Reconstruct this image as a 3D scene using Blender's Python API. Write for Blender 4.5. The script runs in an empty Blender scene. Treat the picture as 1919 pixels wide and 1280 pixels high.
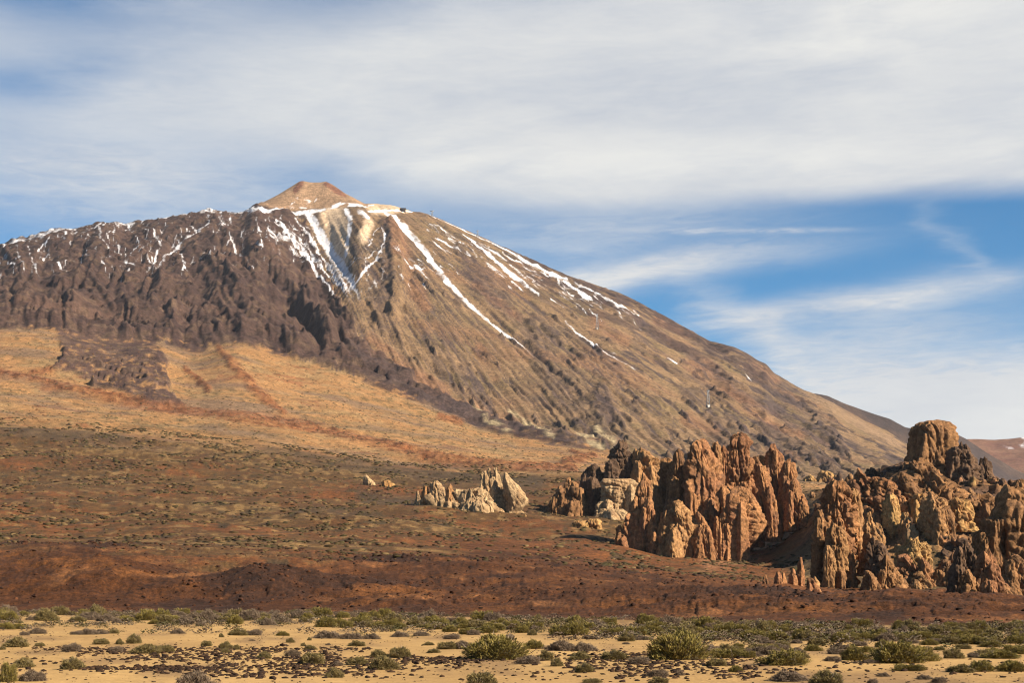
import bpy, math, random
import numpy as np

# ------------------------------------------------------------------ camera, sky, sun, exposure
F, CX, HY, CH = 2850.0, 959.5, 1105.0, 4.0        # focal length and horizon of the photograph in its own pixels; eye height in metres
scene = bpy.context.scene
cam_data = bpy.data.cameras.new("camera")
cam = bpy.data.objects.new("camera", cam_data)
scene.collection.objects.link(cam)
cam.location = (0, 0, CH)
cam.rotation_euler = (math.pi / 2, 0, 0)
cam_data.sensor_width = 36.0
cam_data.lens = F / 1919.0 * 36.0
cam_data.shift_y = (HY - 640.0) / 1919.0
cam_data.clip_start = 0.5
cam_data.clip_end = 40000.0
scene.camera = cam

SUN_EL, SUN_AZ = math.radians(32), math.radians(117)   # azimuth clockwise from +Y (the view direction)
sun_vec = (math.cos(SUN_EL) * math.sin(SUN_AZ), math.cos(SUN_EL) * math.cos(SUN_AZ), math.sin(SUN_EL))
sun_data = bpy.data.lights.new("sun", 'SUN')
sun_data.energy = 5.0
sun_data.angle = math.radians(0.5)
sun_data.color = (1.0, 0.87, 0.69)
sun = bpy.data.objects.new("sun", sun_data)
scene.collection.objects.link(sun)
from mathutils import Vector
sun.rotation_euler = Vector(sun_vec).to_track_quat('Z', 'Y').to_euler()
sun.location = (300, -200, 2500)

scene.view_settings.view_transform = 'Standard'
scene.view_settings.look = 'None'
scene.view_settings.gamma = 1.0
scene.view_settings.exposure = 1.38
scene.cycles.max_bounces = 4
scene.cycles.diffuse_bounces = 2
scene.cycles.volume_bounces = 0
scene.cycles.transparent_max_bounces = 8
scene.cycles.use_denoising = True
scene.cycles.filter_width = 1.15


class Nodes:
    """small helper to write math node chains"""
    def __init__(self, tree):
        self.t = tree
    def new(self, kind, **kw):
        n = self.t.nodes.new(kind)
        for k, v in kw.items():
            setattr(n, k, v)
        return n
    def link(self, a, b):
        self.t.links.new(a, b)
    def put(self, sock, v):
        if v is None:
            return
        if isinstance(v, (int, float)):
            sock.default_value = v
        elif isinstance(v, (tuple, list)):
            sock.default_value = tuple(v) + ((1.0,) if len(v) == 3 and len(sock.default_value) == 4 else ())
        else:
            self.t.links.new(v, sock)
    def m(self, op, a, b=None, c=None, clamp=False):
        n = self.new('ShaderNodeMath', operation=op, use_clamp=clamp)
        for i, v in enumerate((a, b, c)):
            self.put(n.inputs[i], v)
        return n.outputs[0]
    def vec(self, x, y, z=0.0):
        n = self.new('ShaderNodeCombineXYZ')
        for i, v in enumerate((x, y, z)):
            self.put(n.inputs[i], v)
        return n.outputs[0]
    def noise(self, vec, scale, detail=4.0, rough=0.55, dist=0.0):
        n = self.new('ShaderNodeTexNoise')
        self.put(n.inputs['Vector'], vec)
        n.inputs['Scale'].default_value = scale
        n.inputs['Detail'].default_value = detail
        n.inputs['Roughness'].default_value = rough
        n.inputs['Distortion'].default_value = dist
        return n.outputs['Fac']
    def step(self, v, a, b, lo=0.0, hi=1.0):
        n = self.new('ShaderNodeMapRange', interpolation_type='SMOOTHSTEP')
        self.put(n.inputs[0], v)
        for i, q in enumerate((a, b, lo, hi)):
            self.put(n.inputs[i + 1], q)
        return n.outputs[0]
    def mix(self, f, a, b, blend='MIX'):
        n = self.new('ShaderNodeMix', data_type='RGBA', blend_type=blend)
        self.put(n.inputs[0], f)
        self.put(n.inputs[6], a)
        self.put(n.inputs[7], b)
        return n.outputs[2]


def build_world():
    w = bpy.data.worlds.new("World")
    scene.world = w
    w.use_nodes = True
    w.node_tree.nodes.clear()
    N = Nodes(w.node_tree)
    m = N.m
    sky = N.new('ShaderNodeTexSky', sky_type='NISHITA')
    sky.sun_disc = False
    sky.sun_elevation = SUN_EL
    sky.sun_rotation = SUN_AZ
    sky.altitude = 2100
    sky.air_density = 1.0
    sky.dust_density = 0.3
    sky.ozone_density = 2.0
    tc = N.new('ShaderNodeTexCoord')
    sep = N.new('ShaderNodeSeparateXYZ')
    N.link(tc.outputs['Generated'], sep.inputs[0])
    X, Y, Z = sep.outputs
    az = m('MULTIPLY', m('ARCTAN2', X, Y), 57.29578)
    el = m('MULTIPLY', m('ARCSINE', Z), 57.29578)
    # slowly varying noise on the sphere of directions, stretched sideways as layered cloud is
    sv = N.vec(m('MULTIPLY', X, 1.0), m('MULTIPLY', Y, 1.0), m('MULTIPLY', Z, 2.6))
    n1 = m('SUBTRACT', N.noise(sv, 3.2, 5, 0.5), 0.5)
    sv2 = N.vec(m('ADD', X, m('MULTIPLY', Z, -0.5)), Y, m('MULTIPLY', Z, 3.4))
    n2 = m('SUBTRACT', N.noise(sv2, 8.0, 6, 0.55, 0.6), 0.5)
    sv3 = N.vec(m('ADD', X, m('MULTIPLY', Z, 0.9)), Y, m('MULTIPLY', Z, 5.0))
    n3 = m('SUBTRACT', N.noise(sv3, 24.0, 6, 0.6, 1.0), 0.5)
    azw = m('ADD', az, m('ADD', m('MULTIPLY', n2, 4.0), m('MULTIPLY', n3, 1.5)))
    elw = m('ADD', el, m('ADD', m('MULTIPLY', n1, 2.2), m('MULTIPLY', n2, 1.3)))
    def blob(a0, e0, ra, re, rot=0.0, warp=True):
        A, E = (azw, elw) if warp else (az, el)
        dx, dy = m('SUBTRACT', A, a0), m('SUBTRACT', E, e0)
        c, s = math.cos(math.radians(rot)), math.sin(math.radians(rot))
        u = m('MULTIPLY', m('ADD', m('MULTIPLY', dx, c), m('MULTIPLY', dy, s)), 1.0 / ra)
        v = m('MULTIPLY', m('ADD', m('MULTIPLY', dx, -s), m('MULTIPLY', dy, c)), 1.0 / re)
        q = m('ADD', m('MULTIPLY', u, u), m('MULTIPLY', v, v))
        return m('EXPONENT', m('MULTIPLY', q, -1.0))
    def total(lst):
        o = lst[0]
        for q in lst[1:]:
            o = m('ADD', o, q)
        return o
    # the cloud bank: its under side lies near 14 degrees, crisp to the right and ragged to the left; overhead it breaks into patches
    left = N.step(az, 4.0, -14.0)
    edge = m('ADD', 14.05, m('MULTIPLY', left, 1.2))
    soft = m('ADD', 0.55, m('MULTIPLY', left, 1.9))
    e2 = m('ADD', el, m('ADD', m('MULTIPLY', n1, 1.6), m('MULTIPLY', n2, 0.7)))
    sheet = N.step(m('DIVIDE', m('SUBTRACT', e2, edge), soft), -1.0, 1.0)
    patch = N.step(m('ADD', n1, m('MULTIPLY', n2, 0.5)), -0.12, 0.16)
    side = N.step(m('ABSOLUTE', az), 32.0, 75.0)
    high = m('MAXIMUM', N.step(el, 23.0, 36.0), side)
    sheet = m('MULTIPLY', sheet, m('ADD', m('SUBTRACT', 1.0, high), m('MULTIPLY', m('MULTIPLY', high, patch), 0.3)))
    dens = m('SUBTRACT', 0.97, m('MULTIPLY', left, 0.16))
    sv4 = N.vec(m('ADD', X, m('MULTIPLY', Z, -1.6)), Y, m('MULTIPLY', Z, 6.0))
    n4 = m('SUBTRACT', N.noise(sv4, 34.0, 7, 0.62, 1.4), 0.5)
    sheet = m('MULTIPLY', sheet, m('ADD', dens, m('ADD', m('MULTIPLY', n2, 0.28), m('MULTIPLY', n4, 0.12))))
    holes = total([m('MULTIPLY', blob(-17.6, 17.9, 3.4, 0.9, 8), 0.55), m('MULTIPLY', blob(-18.5, 21.0, 5.5, 1.5, -6), 0.75),
                   m('MULTIPLY', blob(-7.0, 21.6, 4.2, 1.2, 5), 0.5), m('MULTIPLY', blob(-7.6, 15.4, 3.6, 0.7, 4), 0.45),
                   m('MULTIPLY', blob(2.0, 21.7, 4.0, 0.7, 4), 0.25)])
    sheet = m('MAXIMUM', m('SUBTRACT', sheet, holes), 0.0)
    wisps = total([m('MULTIPLY', blob(5.2, 11.95, 6.0, 0.5, 4), 0.5), m('MULTIPLY', blob(0.0, 10.8, 3.5, 1.0, 14), 0.45),
                   m('MULTIPLY', blob(13.2, 10.4, 6.0, 0.45, 6), 0.42), m('MULTIPLY', blob(8.6, 9.6, 2.6, 0.8, -35), 0.35),
                   m('MULTIPLY', blob(12.4, 8.6, 4.6, 1.5, 12), 0.42), m('MULTIPLY', blob(16.5, 12.2, 2.2, 0.4, -50), 0.12),
                   m('MULTIPLY', blob(13.5, 6.6, 6.5, 1.3, 6), 0.42), m('MULTIPLY', blob(18.5, 6.6, 6.0, 1.9, 8), 0.5),
                   m('MULTIPLY', blob(-15.0, 15.2, 7.0, 0.9, 2), 0.28), m('MULTIPLY', blob(-13.0, 13.8, 9.0, 1.6, 0), 0.34), m('MULTIPLY', blob(4.0, 13.4, 6.5, 0.7, 0), 0.3),
                   m('MULTIPLY', blob(9.0, 13.12, 2.6, 0.09, -1.5, False), m('ADD', 0.32, m('MULTIPLY', n3, 1.5)))])
    wisps = m('MULTIPLY', wisps, m('ADD', 1.6, m('ADD', m('MULTIPLY', n4, 1.6), m('ADD', m('MULTIPLY', n3, 0.9), m('MULTIPLY', n2, 0.9)))))
    low = m('MULTIPLY', N.step(el, 9.0, 1.0), 0.35)
    cov = m('ADD', sheet, m('MULTIPLY', m('ADD', wisps, low), m('SUBTRACT', 1.0, sheet)), clamp=True)
    cov = m('MULTIPLY', m('MAXIMUM', cov, 0.0), 0.97)
    # cloud tone: brighter tops and folds, a slightly bluer grey in the thicker parts
    tone = m('ADD', 0.58, m('ADD', m('MULTIPLY', n2, 0.9), m('ADD', m('MULTIPLY', n1, 1.2), m('ADD', m('MULTIPLY', n3, 0.35), m('MULTIPLY', n4, 0.15)))))
    tone = m('ADD', tone, m('ADD', m('MULTIPLY', blob(6.0, 15.6, 9.0, 0.7, 0), 0.5), m('MULTIPLY', blob(15.0, 20.3, 5.0, 1.8, 10), 0.45)), clamp=True)
    cloud = N.mix(tone, (3.75, 4.00, 4.45), (5.75, 5.70, 5.50))
    blue = N.mix(1.0, sky.outputs[0], (0.22, 0.65, 0.84), 'MULTIPLY')
    col = N.mix(cov, blue, cloud)
    bg = N.new('ShaderNodeBackground')
    N.link(col, bg.inputs[0])
    bg.inputs[1].default_value = 0.056
    out = N.new('ShaderNodeOutputWorld')
    N.link(bg.outputs[0], out.inputs[0])


build_world()

# ------------------------------------------------------------------ noise
_rs = np.random.RandomState(11)
_P = np.concatenate([_rs.permutation(256)] * 3).astype(np.int32)
_A = _rs.rand(256) * 2 * np.pi
_GX, _GY = np.cos(_A).astype(np.float32), np.sin(_A).astype(np.float32)
_g3 = _rs.randn(256, 3)
_g3 = (_g3 / np.linalg.norm(_g3, axis=1)[:, None]).astype(np.float32)


def fade(t):
    return t * t * t * (t * (t * 6 - 15) + 10)


def n2d(x, y, s=0):
    x = np.asarray(x, np.float64) + s * 17.31
    y = np.asarray(y, np.float64) + s * 9.77
    xi, yi = np.floor(x), np.floor(y)
    fx, fy = (x - xi).astype(np.float32), (y - yi).astype(np.float32)
    xi, yi = xi.astype(np.int64) & 255, yi.astype(np.int64) & 255
    x1, y1 = (xi + 1) & 255, (yi + 1) & 255
    def g(a, b, dx, dy):
        h = _P[_P[a] + b]
        return _GX[h] * dx + _GY[h] * dy
    u, v = fade(fx), fade(fy)
    a = g(xi, yi, fx, fy); b = g(x1, yi, fx - 1, fy)
    c = g(xi, y1, fx, fy - 1); d = g(x1, y1, fx - 1, fy - 1)
    return ((a + u * (b - a)) * (1 - v) + (c + u * (d - c)) * v) * 1.45


def n3d(x, y, z, s=0):
    x = np.asarray(x, np.float64) + s * 13.7; y = np.asarray(y, np.float64) + s * 7.9; z = np.asarray(z, np.float64) + s * 3.1
    xi, yi, zi = np.floor(x), np.floor(y), np.floor(z)
    fx, fy, fz = (x - xi).astype(np.float32), (y - yi).astype(np.float32), (z - zi).astype(np.float32)
    xi, yi, zi = xi.astype(np.int64) & 255, yi.astype(np.int64) & 255, zi.astype(np.int64) & 255
    def g(i, j, k):
        h = _P[_P[_P[(xi + i) & 255] + ((yi + j) & 255)] + ((zi + k) & 255)]
        q = _g3[h]
        return q[..., 0] * (fx - i) + q[..., 1] * (fy - j) + q[..., 2] * (fz - k)
    u, v, w = fade(fx), fade(fy), fade(fz)
    def lerp(a, b, t):
        return a + t * (b - a)
    return lerp(lerp(lerp(g(0, 0, 0), g(1, 0, 0), u), lerp(g(0, 1, 0), g(1, 1, 0), u), v),
                lerp(lerp(g(0, 0, 1), g(1, 0, 1), u), lerp(g(0, 1, 1), g(1, 1, 1), u), v), w) * 1.5


def fbm(x, y, o=4, s=0, gain=0.5):
    t, a, f = 0.0, 1.0, 1.0
    for i in range(o):
        t = t + a * n2d(x * f, y * f, s + i)
        a *= gain; f *= 2.07
    return t


def ridged(x, y, o=4, s=0, gain=0.5):
    t, a, f = 0.0, 1.0, 1.0
    for i in range(o):
        t = t + a * (1 - 2.0 * np.abs(n2d(x * f, y * f, s + i)))
        a *= gain; f *= 2.07
    return t


def cells(x, y, z, seed):
    """tilted facet height and edge distance of jittered cells: blocks and columns of jointed rock"""
    xi, yi, zi = np.floor(x).astype(np.int64), np.floor(y).astype(np.int64), np.floor(z).astype(np.int64)
    best = np.full(x.shape, 9.0); sec = np.full(x.shape, 9.0); val = np.zeros(x.shape)
    for i in (-1, 0, 1):
        for j in (-1, 0, 1):
            for k in (-1, 0, 1):
                a, b_, c_ = xi + i, yi + j, zi + k
                h = _P[_P[_P[(a + seed) & 255] + (b_ & 255)] + (c_ & 255)]
                h2 = _P[h + 57]; h3 = _P[h + 131]
                dx, dy, dz_ = x - a - 0.1 - h / 320., y - b_ - 0.1 - h2 / 320., z - c_ - 0.1 - h3 / 320.
                d = dx * dx + dy * dy + dz_ * dz_
                near = d < best
                sec = np.where(near, best, np.minimum(sec, d))
                val = np.where(near, (h2 / 127.5 - 1) * 0.75 + (dx * (h3 / 127.5 - 1) + dy * (h / 127.5 - 1) + dz_ * (_P[h + 200] / 127.5 - 1)) * 1.3, val)
                best = np.where(near, d, best)
    return val, np.sqrt(sec) - np.sqrt(best)


def cells2(x, y, seed):
    xi, yi = np.floor(x).astype(np.int64), np.floor(y).astype(np.int64)
    best = np.full(x.shape, 9.0); val = np.zeros(x.shape)
    for i in (-1, 0, 1):
        for j in (-1, 0, 1):
            a, b_ = xi + i, yi + j
            h = _P[_P[(a + seed) & 255] + (b_ & 255)]; h2 = _P[h + 57]; h3 = _P[h + 131]
            dx, dy = x - a - 0.1 - h / 320., y - b_ - 0.1 - h2 / 320.
            d = dx * dx + dy * dy
            near = d < best
            val = np.where(near, (h2 / 127.5 - 1) * 0.6 + (dx * (h3 / 127.5 - 1) + dy * (h / 127.5 - 1)) * 1.5, val)
            best = np.where(near, d, best)
    return val


def sst(v, a, b):
    t = np.clip((v - a) / (b - a), 0, 1)
    return t * t * (3 - 2 * t)


def lerpc(a, b, t):
    return a + (b - a) * t[..., None]


C = lambda r, g, b: np.array((r, g, b), np.float32)

# ------------------------------------------------------------------ mesh helpers and materials


def build(name, V, faces, mat, col=None, attrs=None, parent=None, smooth=False):
    V = np.asarray(V, np.float32); faces = np.asarray(faces, np.int32)
    k = faces.shape[1]
    me = bpy.data.meshes.new(name)
    me.vertices.add(len(V)); me.vertices.foreach_set("co", V.ravel())
    me.loops.add(faces.size); me.loops.foreach_set("vertex_index", faces.ravel())
    me.polygons.add(len(faces))
    me.polygons.foreach_set("loop_start", np.arange(0, faces.size, k, dtype=np.int32))
    me.polygons.foreach_set("loop_total", np.full(len(faces), k, np.int32))
    if smooth:
        me.polygons.foreach_set("use_smooth", np.ones(len(faces), bool))
    if col is not None:
        ca = me.color_attributes.new("Col", 'FLOAT_COLOR', 'POINT')
        ca.data.foreach_set("color", np.concatenate([np.asarray(col) * 0.74, np.ones((len(col), 1))], 1).astype(np.float32).ravel())
    for an, av in (attrs or {}).items():
        at = me.attributes.new(an, 'FLOAT', 'POINT')
        at.data.foreach_set("value", np.asarray(av, np.float32).ravel())
    me.update(calc_edges=True)
    me.materials.append(mat)
    ob = bpy.data.objects.new(name, me)
    scene.collection.objects.link(ob)
    if parent is not None:
        ob.parent = parent
    return ob


def empty(name, loc):
    o = bpy.data.objects.new(name, None)
    scene.collection.objects.link(o)
    o.location = loc
    o.empty_display_size = 0.5
    return o


def tag(o, label, cat=None, group=None, kind=None):
    if label: o["label"] = label
    if cat: o["category"] = cat
    if group: o["group"] = group
    if kind: o["kind"] = kind
    return o


def earth_material(name, vary, bumps, snow=False, rough=0.95):
    """base colour from the mesh's own colour layer, broken up by noise of several sizes; fine relief as bump"""
    ma = bpy.data.materials.new(name)
    ma.use_nodes = True
    N = Nodes(ma.node_tree)
    bs = ma.node_tree.nodes['Principled BSDF']
    at = N.new('ShaderNodeAttribute', attribute_name="Col")
    geo = N.new('ShaderNodeNewGeometry')
    pos = geo.outputs['Position']
    col = at.outputs['Color']
    for sc, amt in vary:
        f = N.noise(pos, sc, 4, 0.6)
        k = N.step(f, 0.3, 0.7, 1.0 - amt, 1.0 + amt)
        col = N.mix(1.0, col, N.vec(k, k, k), 'MULTIPLY')
    if snow:
        sa = N.new('ShaderNodeAttribute', attribute_name="snow")
        f = N.noise(pos, 0.10, 5, 0.7)
        q = N.m('ADD', sa.outputs['Fac'], N.m('MULTIPLY', N.m('SUBTRACT', f, 0.5), 0.9))
        q = N.m('MULTIPLY', N.step(q, 0.28, 0.86), 0.88)
        q = N.m('MULTIPLY', q, N.step(sa.outputs['Fac'], 0.02, 0.15))
        col = N.mix(q, col, (0.60, 0.60, 0.63))
    N.put(bs.inputs['Base Color'], col)
    bs.inputs['Roughness'].default_value = rough
    bs.inputs['Specular IOR Level'].default_value = 0.15
    nrm = None
    for sc, dist in bumps:
        b = N.new('ShaderNodeBump')
        b.inputs['Strength'].default_value = 1.0
        b.inputs['Distance'].default_value = dist
        N.link(N.noise(pos, sc, 5, 0.62), b.inputs['Height'])
        if nrm is not None:
            N.link(nrm, b.inputs['Normal'])
        nrm = b.outputs[0]
    if nrm is not None:
        N.link(nrm, bs.inputs['Normal'])
    return ma


M_volc = earth_material("volcano_ground", [(0.012, 0.14), (0.06, 0.28), (0.22, 0.42)], [(0.05, 1.6), (0.16, 1.6)], snow=True)
M_foot = earth_material("pumice_slope", [(0.02, 0.14), (0.12, 0.26), (0.4, 0.40)], [(0.05, 1.8), (0.25, 0.9)])
M_scrub = earth_material("scrub_ground", [(0.05, 0.2), (0.3, 0.35), (1.1, 0.40)], [(0.12, 0.9), (0.6, 0.45)])
M_lava = earth_material("red_lava", [(0.12, 0.25), (0.7, 0.38), (2.6, 0.42)], [(0.4, 0.4), (1.8, 0.22)])
M_sand = earth_material("pale_sand", [(0.15, 0.10), (1.4, 0.10), (7.0, 0.16)], [(0.5, 0.07), (3.0, 0.03)])
M_rock = earth_material("crag_rock", [(0.06, 0.2), (0.5, 0.32), (1.6, 0.30)], [(0.5, 0.4), (1.4, 0.25)])
M_stone = earth_material("lava_stone", [(3.0, 0.25)], [(6.0, 0.05)])
M_leaf = earth_material("broom_twigs", [], [], rough=0.8)

# ------------------------------------------------------------------ terrain: profiles along the lines of sight, measured in metres
cols = np.concatenate([np.linspace(-1500, -70, 60)[:-1], np.arange(-70, 1992, 2.5), np.linspace(1994, 3400, 60)])
NC = len(cols)


def crv(pts, wide=False):
    p = np.array(pts, float)
    if wide:
        g_ = np.arange(-60, 61, 5.0)
        w_ = np.exp(-(g_ / 26) ** 2); w_ /= w_.sum()
        return sum(wi * np.interp(cols + gi, p[:, 0], p[:, 1]) for gi, wi in zip(g_, w_))
    v = np.interp(cols, p[:, 0], p[:, 1])
    k = np.array([1, 4, 6, 4, 1.]) / 16
    return np.convolve(np.pad(v, 2, mode='edge'), k, 'valid')


SKY = [(-1500, 700), (-600, 560), (-200, 500), (0, 464), (48, 450), (101, 437), (149, 430), (186, 420), (202, 423), (220, 420), (231, 423), (266, 419), (298, 414), (345, 406),
       (380, 401), (398, 398), (414, 403), (452, 401), (474, 391), (519, 368), (549, 349), (561, 341), (567, 340), (581, 343), (602, 343), (611, 341), (626, 349), (647, 365), (684, 385), (700, 383),
       (732, 386), (753, 391), (772, 398), (793, 401), (825, 412), (900, 445), (942, 465), (1000, 489), (1060, 517), (1110, 533), (1142, 544), (1157, 549), (1205, 572), (1260, 603),
       (1328, 640), (1377, 653), (1403, 666), (1419, 677), (1436, 684), (1450, 701), (1500, 730), (1527, 741), (1578, 766), (1620, 790), (1660, 808), (1690, 828), (1720, 846),
       (1800, 880), (1919, 915), (2400, 985), (3400, 1040)]
ys = crv(SKY)
ds = crv([(-1500, 4600), (-200, 5400), (200, 5700), (480, 5950), (567, 6050), (611, 6050), (684, 5950), (770, 5900), (1000, 5700), (1300, 5450), (1500, 5250), (1690, 5000), (1919, 4500), (3400, 3800)], True)
yr = ys + 4.0
rim_w = sst(cols, 455, 520) * (1 - sst(cols, 650, 715))
yr = yr + rim_w * np.maximum(np.interp(cols, [470, 500, 540, 600, 650, 690], [397, 398, 399, 395, 390, 389]) - ys - 4, 0)
dr = ds - 90 - 170 * rim_w
y7 = crv([(-1500, 720), (-300, 640), (0, 616), (100, 620), (200, 640), (300, 640), (333, 653), (360, 660), (400, 650), (440, 638), (500, 657), (560, 678), (640, 698), (694, 719), (756, 742), (826, 771),
          (902, 805), (980, 821), (1060, 832), (1130, 846), (1250, 872), (1400, 893), (1550, 903), (1700, 912), (1919, 945), (2400, 1010), (3400, 1050)], True)
d7 = crv([(-1500, 2600), (0, 3100), (500, 3200), (800, 2900), (1130, 2550), (1500, 2350), (1919, 2000), (3400, 1700)], True)
y6 = crv([(-1500, 850), (-200, 790), (0, 785), (200, 800), (300, 807), (500, 825), (640, 847), (740, 862), (980, 882), (1100, 890), (1300, 906), (1500, 915), (1700, 925), (1919, 955), (2400, 1020), (3400, 1060)], True)
d6 = crv([(-1500, 1700), (0, 1900), (600, 1900), (1100, 1750), (1500, 1600), (1919, 1450), (3400, 1350)], True)
y5 = crv([(-1500, 980), (0, 955), (400, 962), (800, 982), (1000, 996), (1100, 1004), (1200, 1026), (1300, 1034), (1430, 1034), (1480, 1010), (1530, 965), (1600, 915), (1690, 886), (1760, 884), (1830, 896), (1919, 915), (2050, 960), (2400, 1050), (3400, 1080)], True)
d5 = crv([(-1500, 1000), (1440, 1000), (1560, 930), (1700, 890), (1919, 860), (2300, 900), (3400, 1000)], True)
y45 = crv([(-1500, 1030), (0, 1006), (400, 1010), (800, 1028), (1100, 1048), (1240, 1062), (1400, 1078), (1500, 1098), (1600, 1106), (1919, 1112), (3400, 1100)], True)
d45 = np.full(NC, 690.0)
y4 = crv([(-1500, 1062), (0, 1036), (200, 1034), (400, 1046), (700, 1056), (900, 1058), (1100, 1075), (1300, 1094), (1600, 1112), (1919, 1117), (3400, 1110)], True)
d4 = np.full(NC, 460.0)
y2 = crv([(-1500, 1075), (-200, 1068), (0, 1063), (83, 1056), (187, 1052), (283, 1068), (333, 1076), (413, 1082), (440, 1078), (477, 1071), (533, 1077), (580, 1088), (640, 1098), (760, 1104), (940, 1110), (1073, 1112),
          (1280, 1113), (1400, 1116), (1480, 1119), (1563, 1127), (1620, 1125), (1677, 1121), (1747, 1129), (1840, 1131), (1919, 1136), (2400, 1130), (3400, 1120)])
d2 = crv([(-1500, 340), (0, 335), (480, 325), (700, 315), (1200, 290), (1500, 245), (1919, 225), (3400, 240)], True)
y1 = crv([(-1500, 1146), (0, 1148), (600, 1151), (900, 1158), (1200, 1165), (1500, 1172), (1919, 1176), (3400, 1170)], True)
d1 = CH * F / (y1 - HY)
zof = lambda y, d: CH + (HY - y) / F * d
Z2 = zof(y2, d2)
KD = np.stack([np.full(NC, 9.0), d1, d2, d2 + 55, d4, d45, d5, d6, d7, dr, ds, ds + 450, ds + 2500])
Z9 = zof(ys, ds)
KZ = np.stack([np.zeros(NC), np.full(NC, 0.05), Z2, np.minimum(Z2 - 0.9, zof(y4, d4) - 0.5), zof(y4, d4), zof(y45, d45), zof(y5, d5), zof(y6, d6), zof(y7, d7), zof(yr, dr), Z9, Z9 - 190, np.full(NC, 120.0)])


def pchip_slopes(x, y):
    h = np.diff(x, axis=0); dl = np.diff(y, axis=0) / h
    m = np.zeros_like(y)
    w1 = 2 * h[1:] + h[:-1]; w2 = h[1:] + 2 * h[:-1]
    same = dl[1:] * dl[:-1] > 0
    with np.errstate(divide='ignore', invalid='ignore'):
        mm = (w1 + w2) / (w1 / dl[:-1] + w2 / dl[1:])
    m[1:-1] = np.where(same, mm, 0)
    m[0] = dl[0]; m[-1] = dl[-1]
    return m, h


KM, KH = pchip_slopes(KD, KZ)
COUNTS = [60, 50, 14, 24, 46, 70, 80, 92, 220, 30, 12, 8]
rowsD, rowsZ, rowS = [], [], []
for s, n in enumerate(COUNTS):
    for i in range(n):
        t = i / n
        if s == 0:
            d = KD[0] * (KD[1] / KD[0]) ** t
            tt = (d - KD[0]) / KH[0]
        else:
            tt = np.full(NC, t); d = KD[s] + KH[s] * t
        h = KH[s]
        z = (2 * tt**3 - 3 * tt**2 + 1) * KZ[s] + (tt**3 - 2 * tt**2 + tt) * h * KM[s] + (-2 * tt**3 + 3 * tt**2) * KZ[s + 1] + (tt**3 - tt**2) * h * KM[s + 1]
        if s == 0:
            z = tt * 0.05
        rowsD.append(d); rowsZ.append(z); rowS.append(s + t)
rowsD.append(KD[-1]); rowsZ.append(KZ[-1]); rowS.append(float(len(COUNTS)))
D = np.array(rowsD); Z0 = np.array(rowsZ); S = np.array(rowS)
NR = len(S)
PX = np.broadcast_to(cols[None, :], D.shape)
PY = HY - (Z0 - CH) * F / D
X = (PX - CX) / F * D
Y = D.copy()
START = np.concatenate([[0], np.cumsum(COUNTS)])
SS = np.broadcast_to(S[:, None], D.shape)

# ------------------------------------------------------------------ a survey sheet of where each rock type, gully and snow bank lies
RX0, RY0, RSC = -100.0, 320.0, 1.1
RW, RH = int(2120 * RSC), int(880 * RSC)
gx = (np.arange(RW) / RSC + RX0)[None, :]
gy = (np.arange(RH) / RSC + RY0)[:, None]


class Sheet:
    def __init__(self):
        self.a = np.zeros((RH, RW), np.float32)
    def line(self, pts, w, v=1.0, soft=1.0, mode='max'):
        """pts (x, y) or (x, y, width); a soft edged stroke"""
        acc = None
        p = [(q[0], q[1], q[2] if len(q) > 2 else w) for q in pts]
        xs = [q[0] for q in p]; yy = [q[1] for q in p]; wm = max(q[2] for q in p) * (1 + soft) + 2
        i0, i1 = max(0, int((min(xs) - wm - RX0) * RSC)), min(RW, int((max(xs) + wm - RX0) * RSC) + 1)
        j0, j1 = max(0, int((min(yy) - wm - RY0) * RSC)), min(RH, int((max(yy) + wm - RY0) * RSC) + 1)
        if i1 <= i0 or j1 <= j0: return self
        x, y = gx[:, i0:i1], gy[j0:j1]
        acc = np.zeros((j1 - j0, i1 - i0), np.float32)
        for a, b in zip(p[:-1], p[1:]):
            dx, dy = b[0] - a[0], b[1] - a[1]
            L = dx * dx + dy * dy + 1e-9
            t = np.clip(((x - a[0]) * dx + (y - a[1]) * dy) / L, 0, 1)
            dist = np.hypot(x - a[0] - t * dx, y - a[1] - t * dy)
            ww = a[2] + (b[2] - a[2]) * t
            acc = np.maximum(acc, 1 - sst(dist, ww * (1 - 0.5 * soft), ww * (1 + soft * 0.8) + 0.8))
        if mode == 'max':
            self.a[j0:j1, i0:i1] = np.maximum(self.a[j0:j1, i0:i1], acc * v)
        else:
            self.a[j0:j1, i0:i1] += acc * v
        return self
    def poly(self, pts, v=1.0, soft=6.0):
        x, y = np.broadcast_arrays(gx, gy)
        inside = np.zeros(x.shape, bool)
        dist = np.full(x.shape, 1e9)
        n = len(pts)
        for i in range(n):
            (x0, y0), (x1, y1) = pts[i], pts[(i + 1) % n]
            c = ((y0 > y) != (y1 > y)) & (x < (x1 - x0) * (y - y0) / (y1 - y0 + 1e-12) + x0)
            inside ^= c
            dx, dy = x1 - x0, y1 - y0
            t = np.clip(((x - x0) * dx + (y - y0) * dy) / (dx * dx + dy * dy + 1e-9), 0, 1)
            dist = np.minimum(dist, np.hypot(x - x0 - t * dx, y - y0 - t * dy))
        sd = np.where(inside, dist, -dist)
        self.a = np.maximum(self.a, (sst(sd, -soft, soft) * v).astype(np.float32))
        return self
    def at(self, px, py):
        u = np.clip((px - RX0) * RSC, 0, RW - 1.001); v = np.clip((py - RY0) * RSC, 0, RH - 1.001)
        i, j = u.astype(int), v.astype(int); fu, fv = u - i, v - j
        a = self.a
        return (a[j, i] * (1 - fu) + a[j, i + 1] * fu) * (1 - fv) + (a[j + 1, i] * (1 - fu) + a[j + 1, i + 1] * fu) * fv


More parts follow.
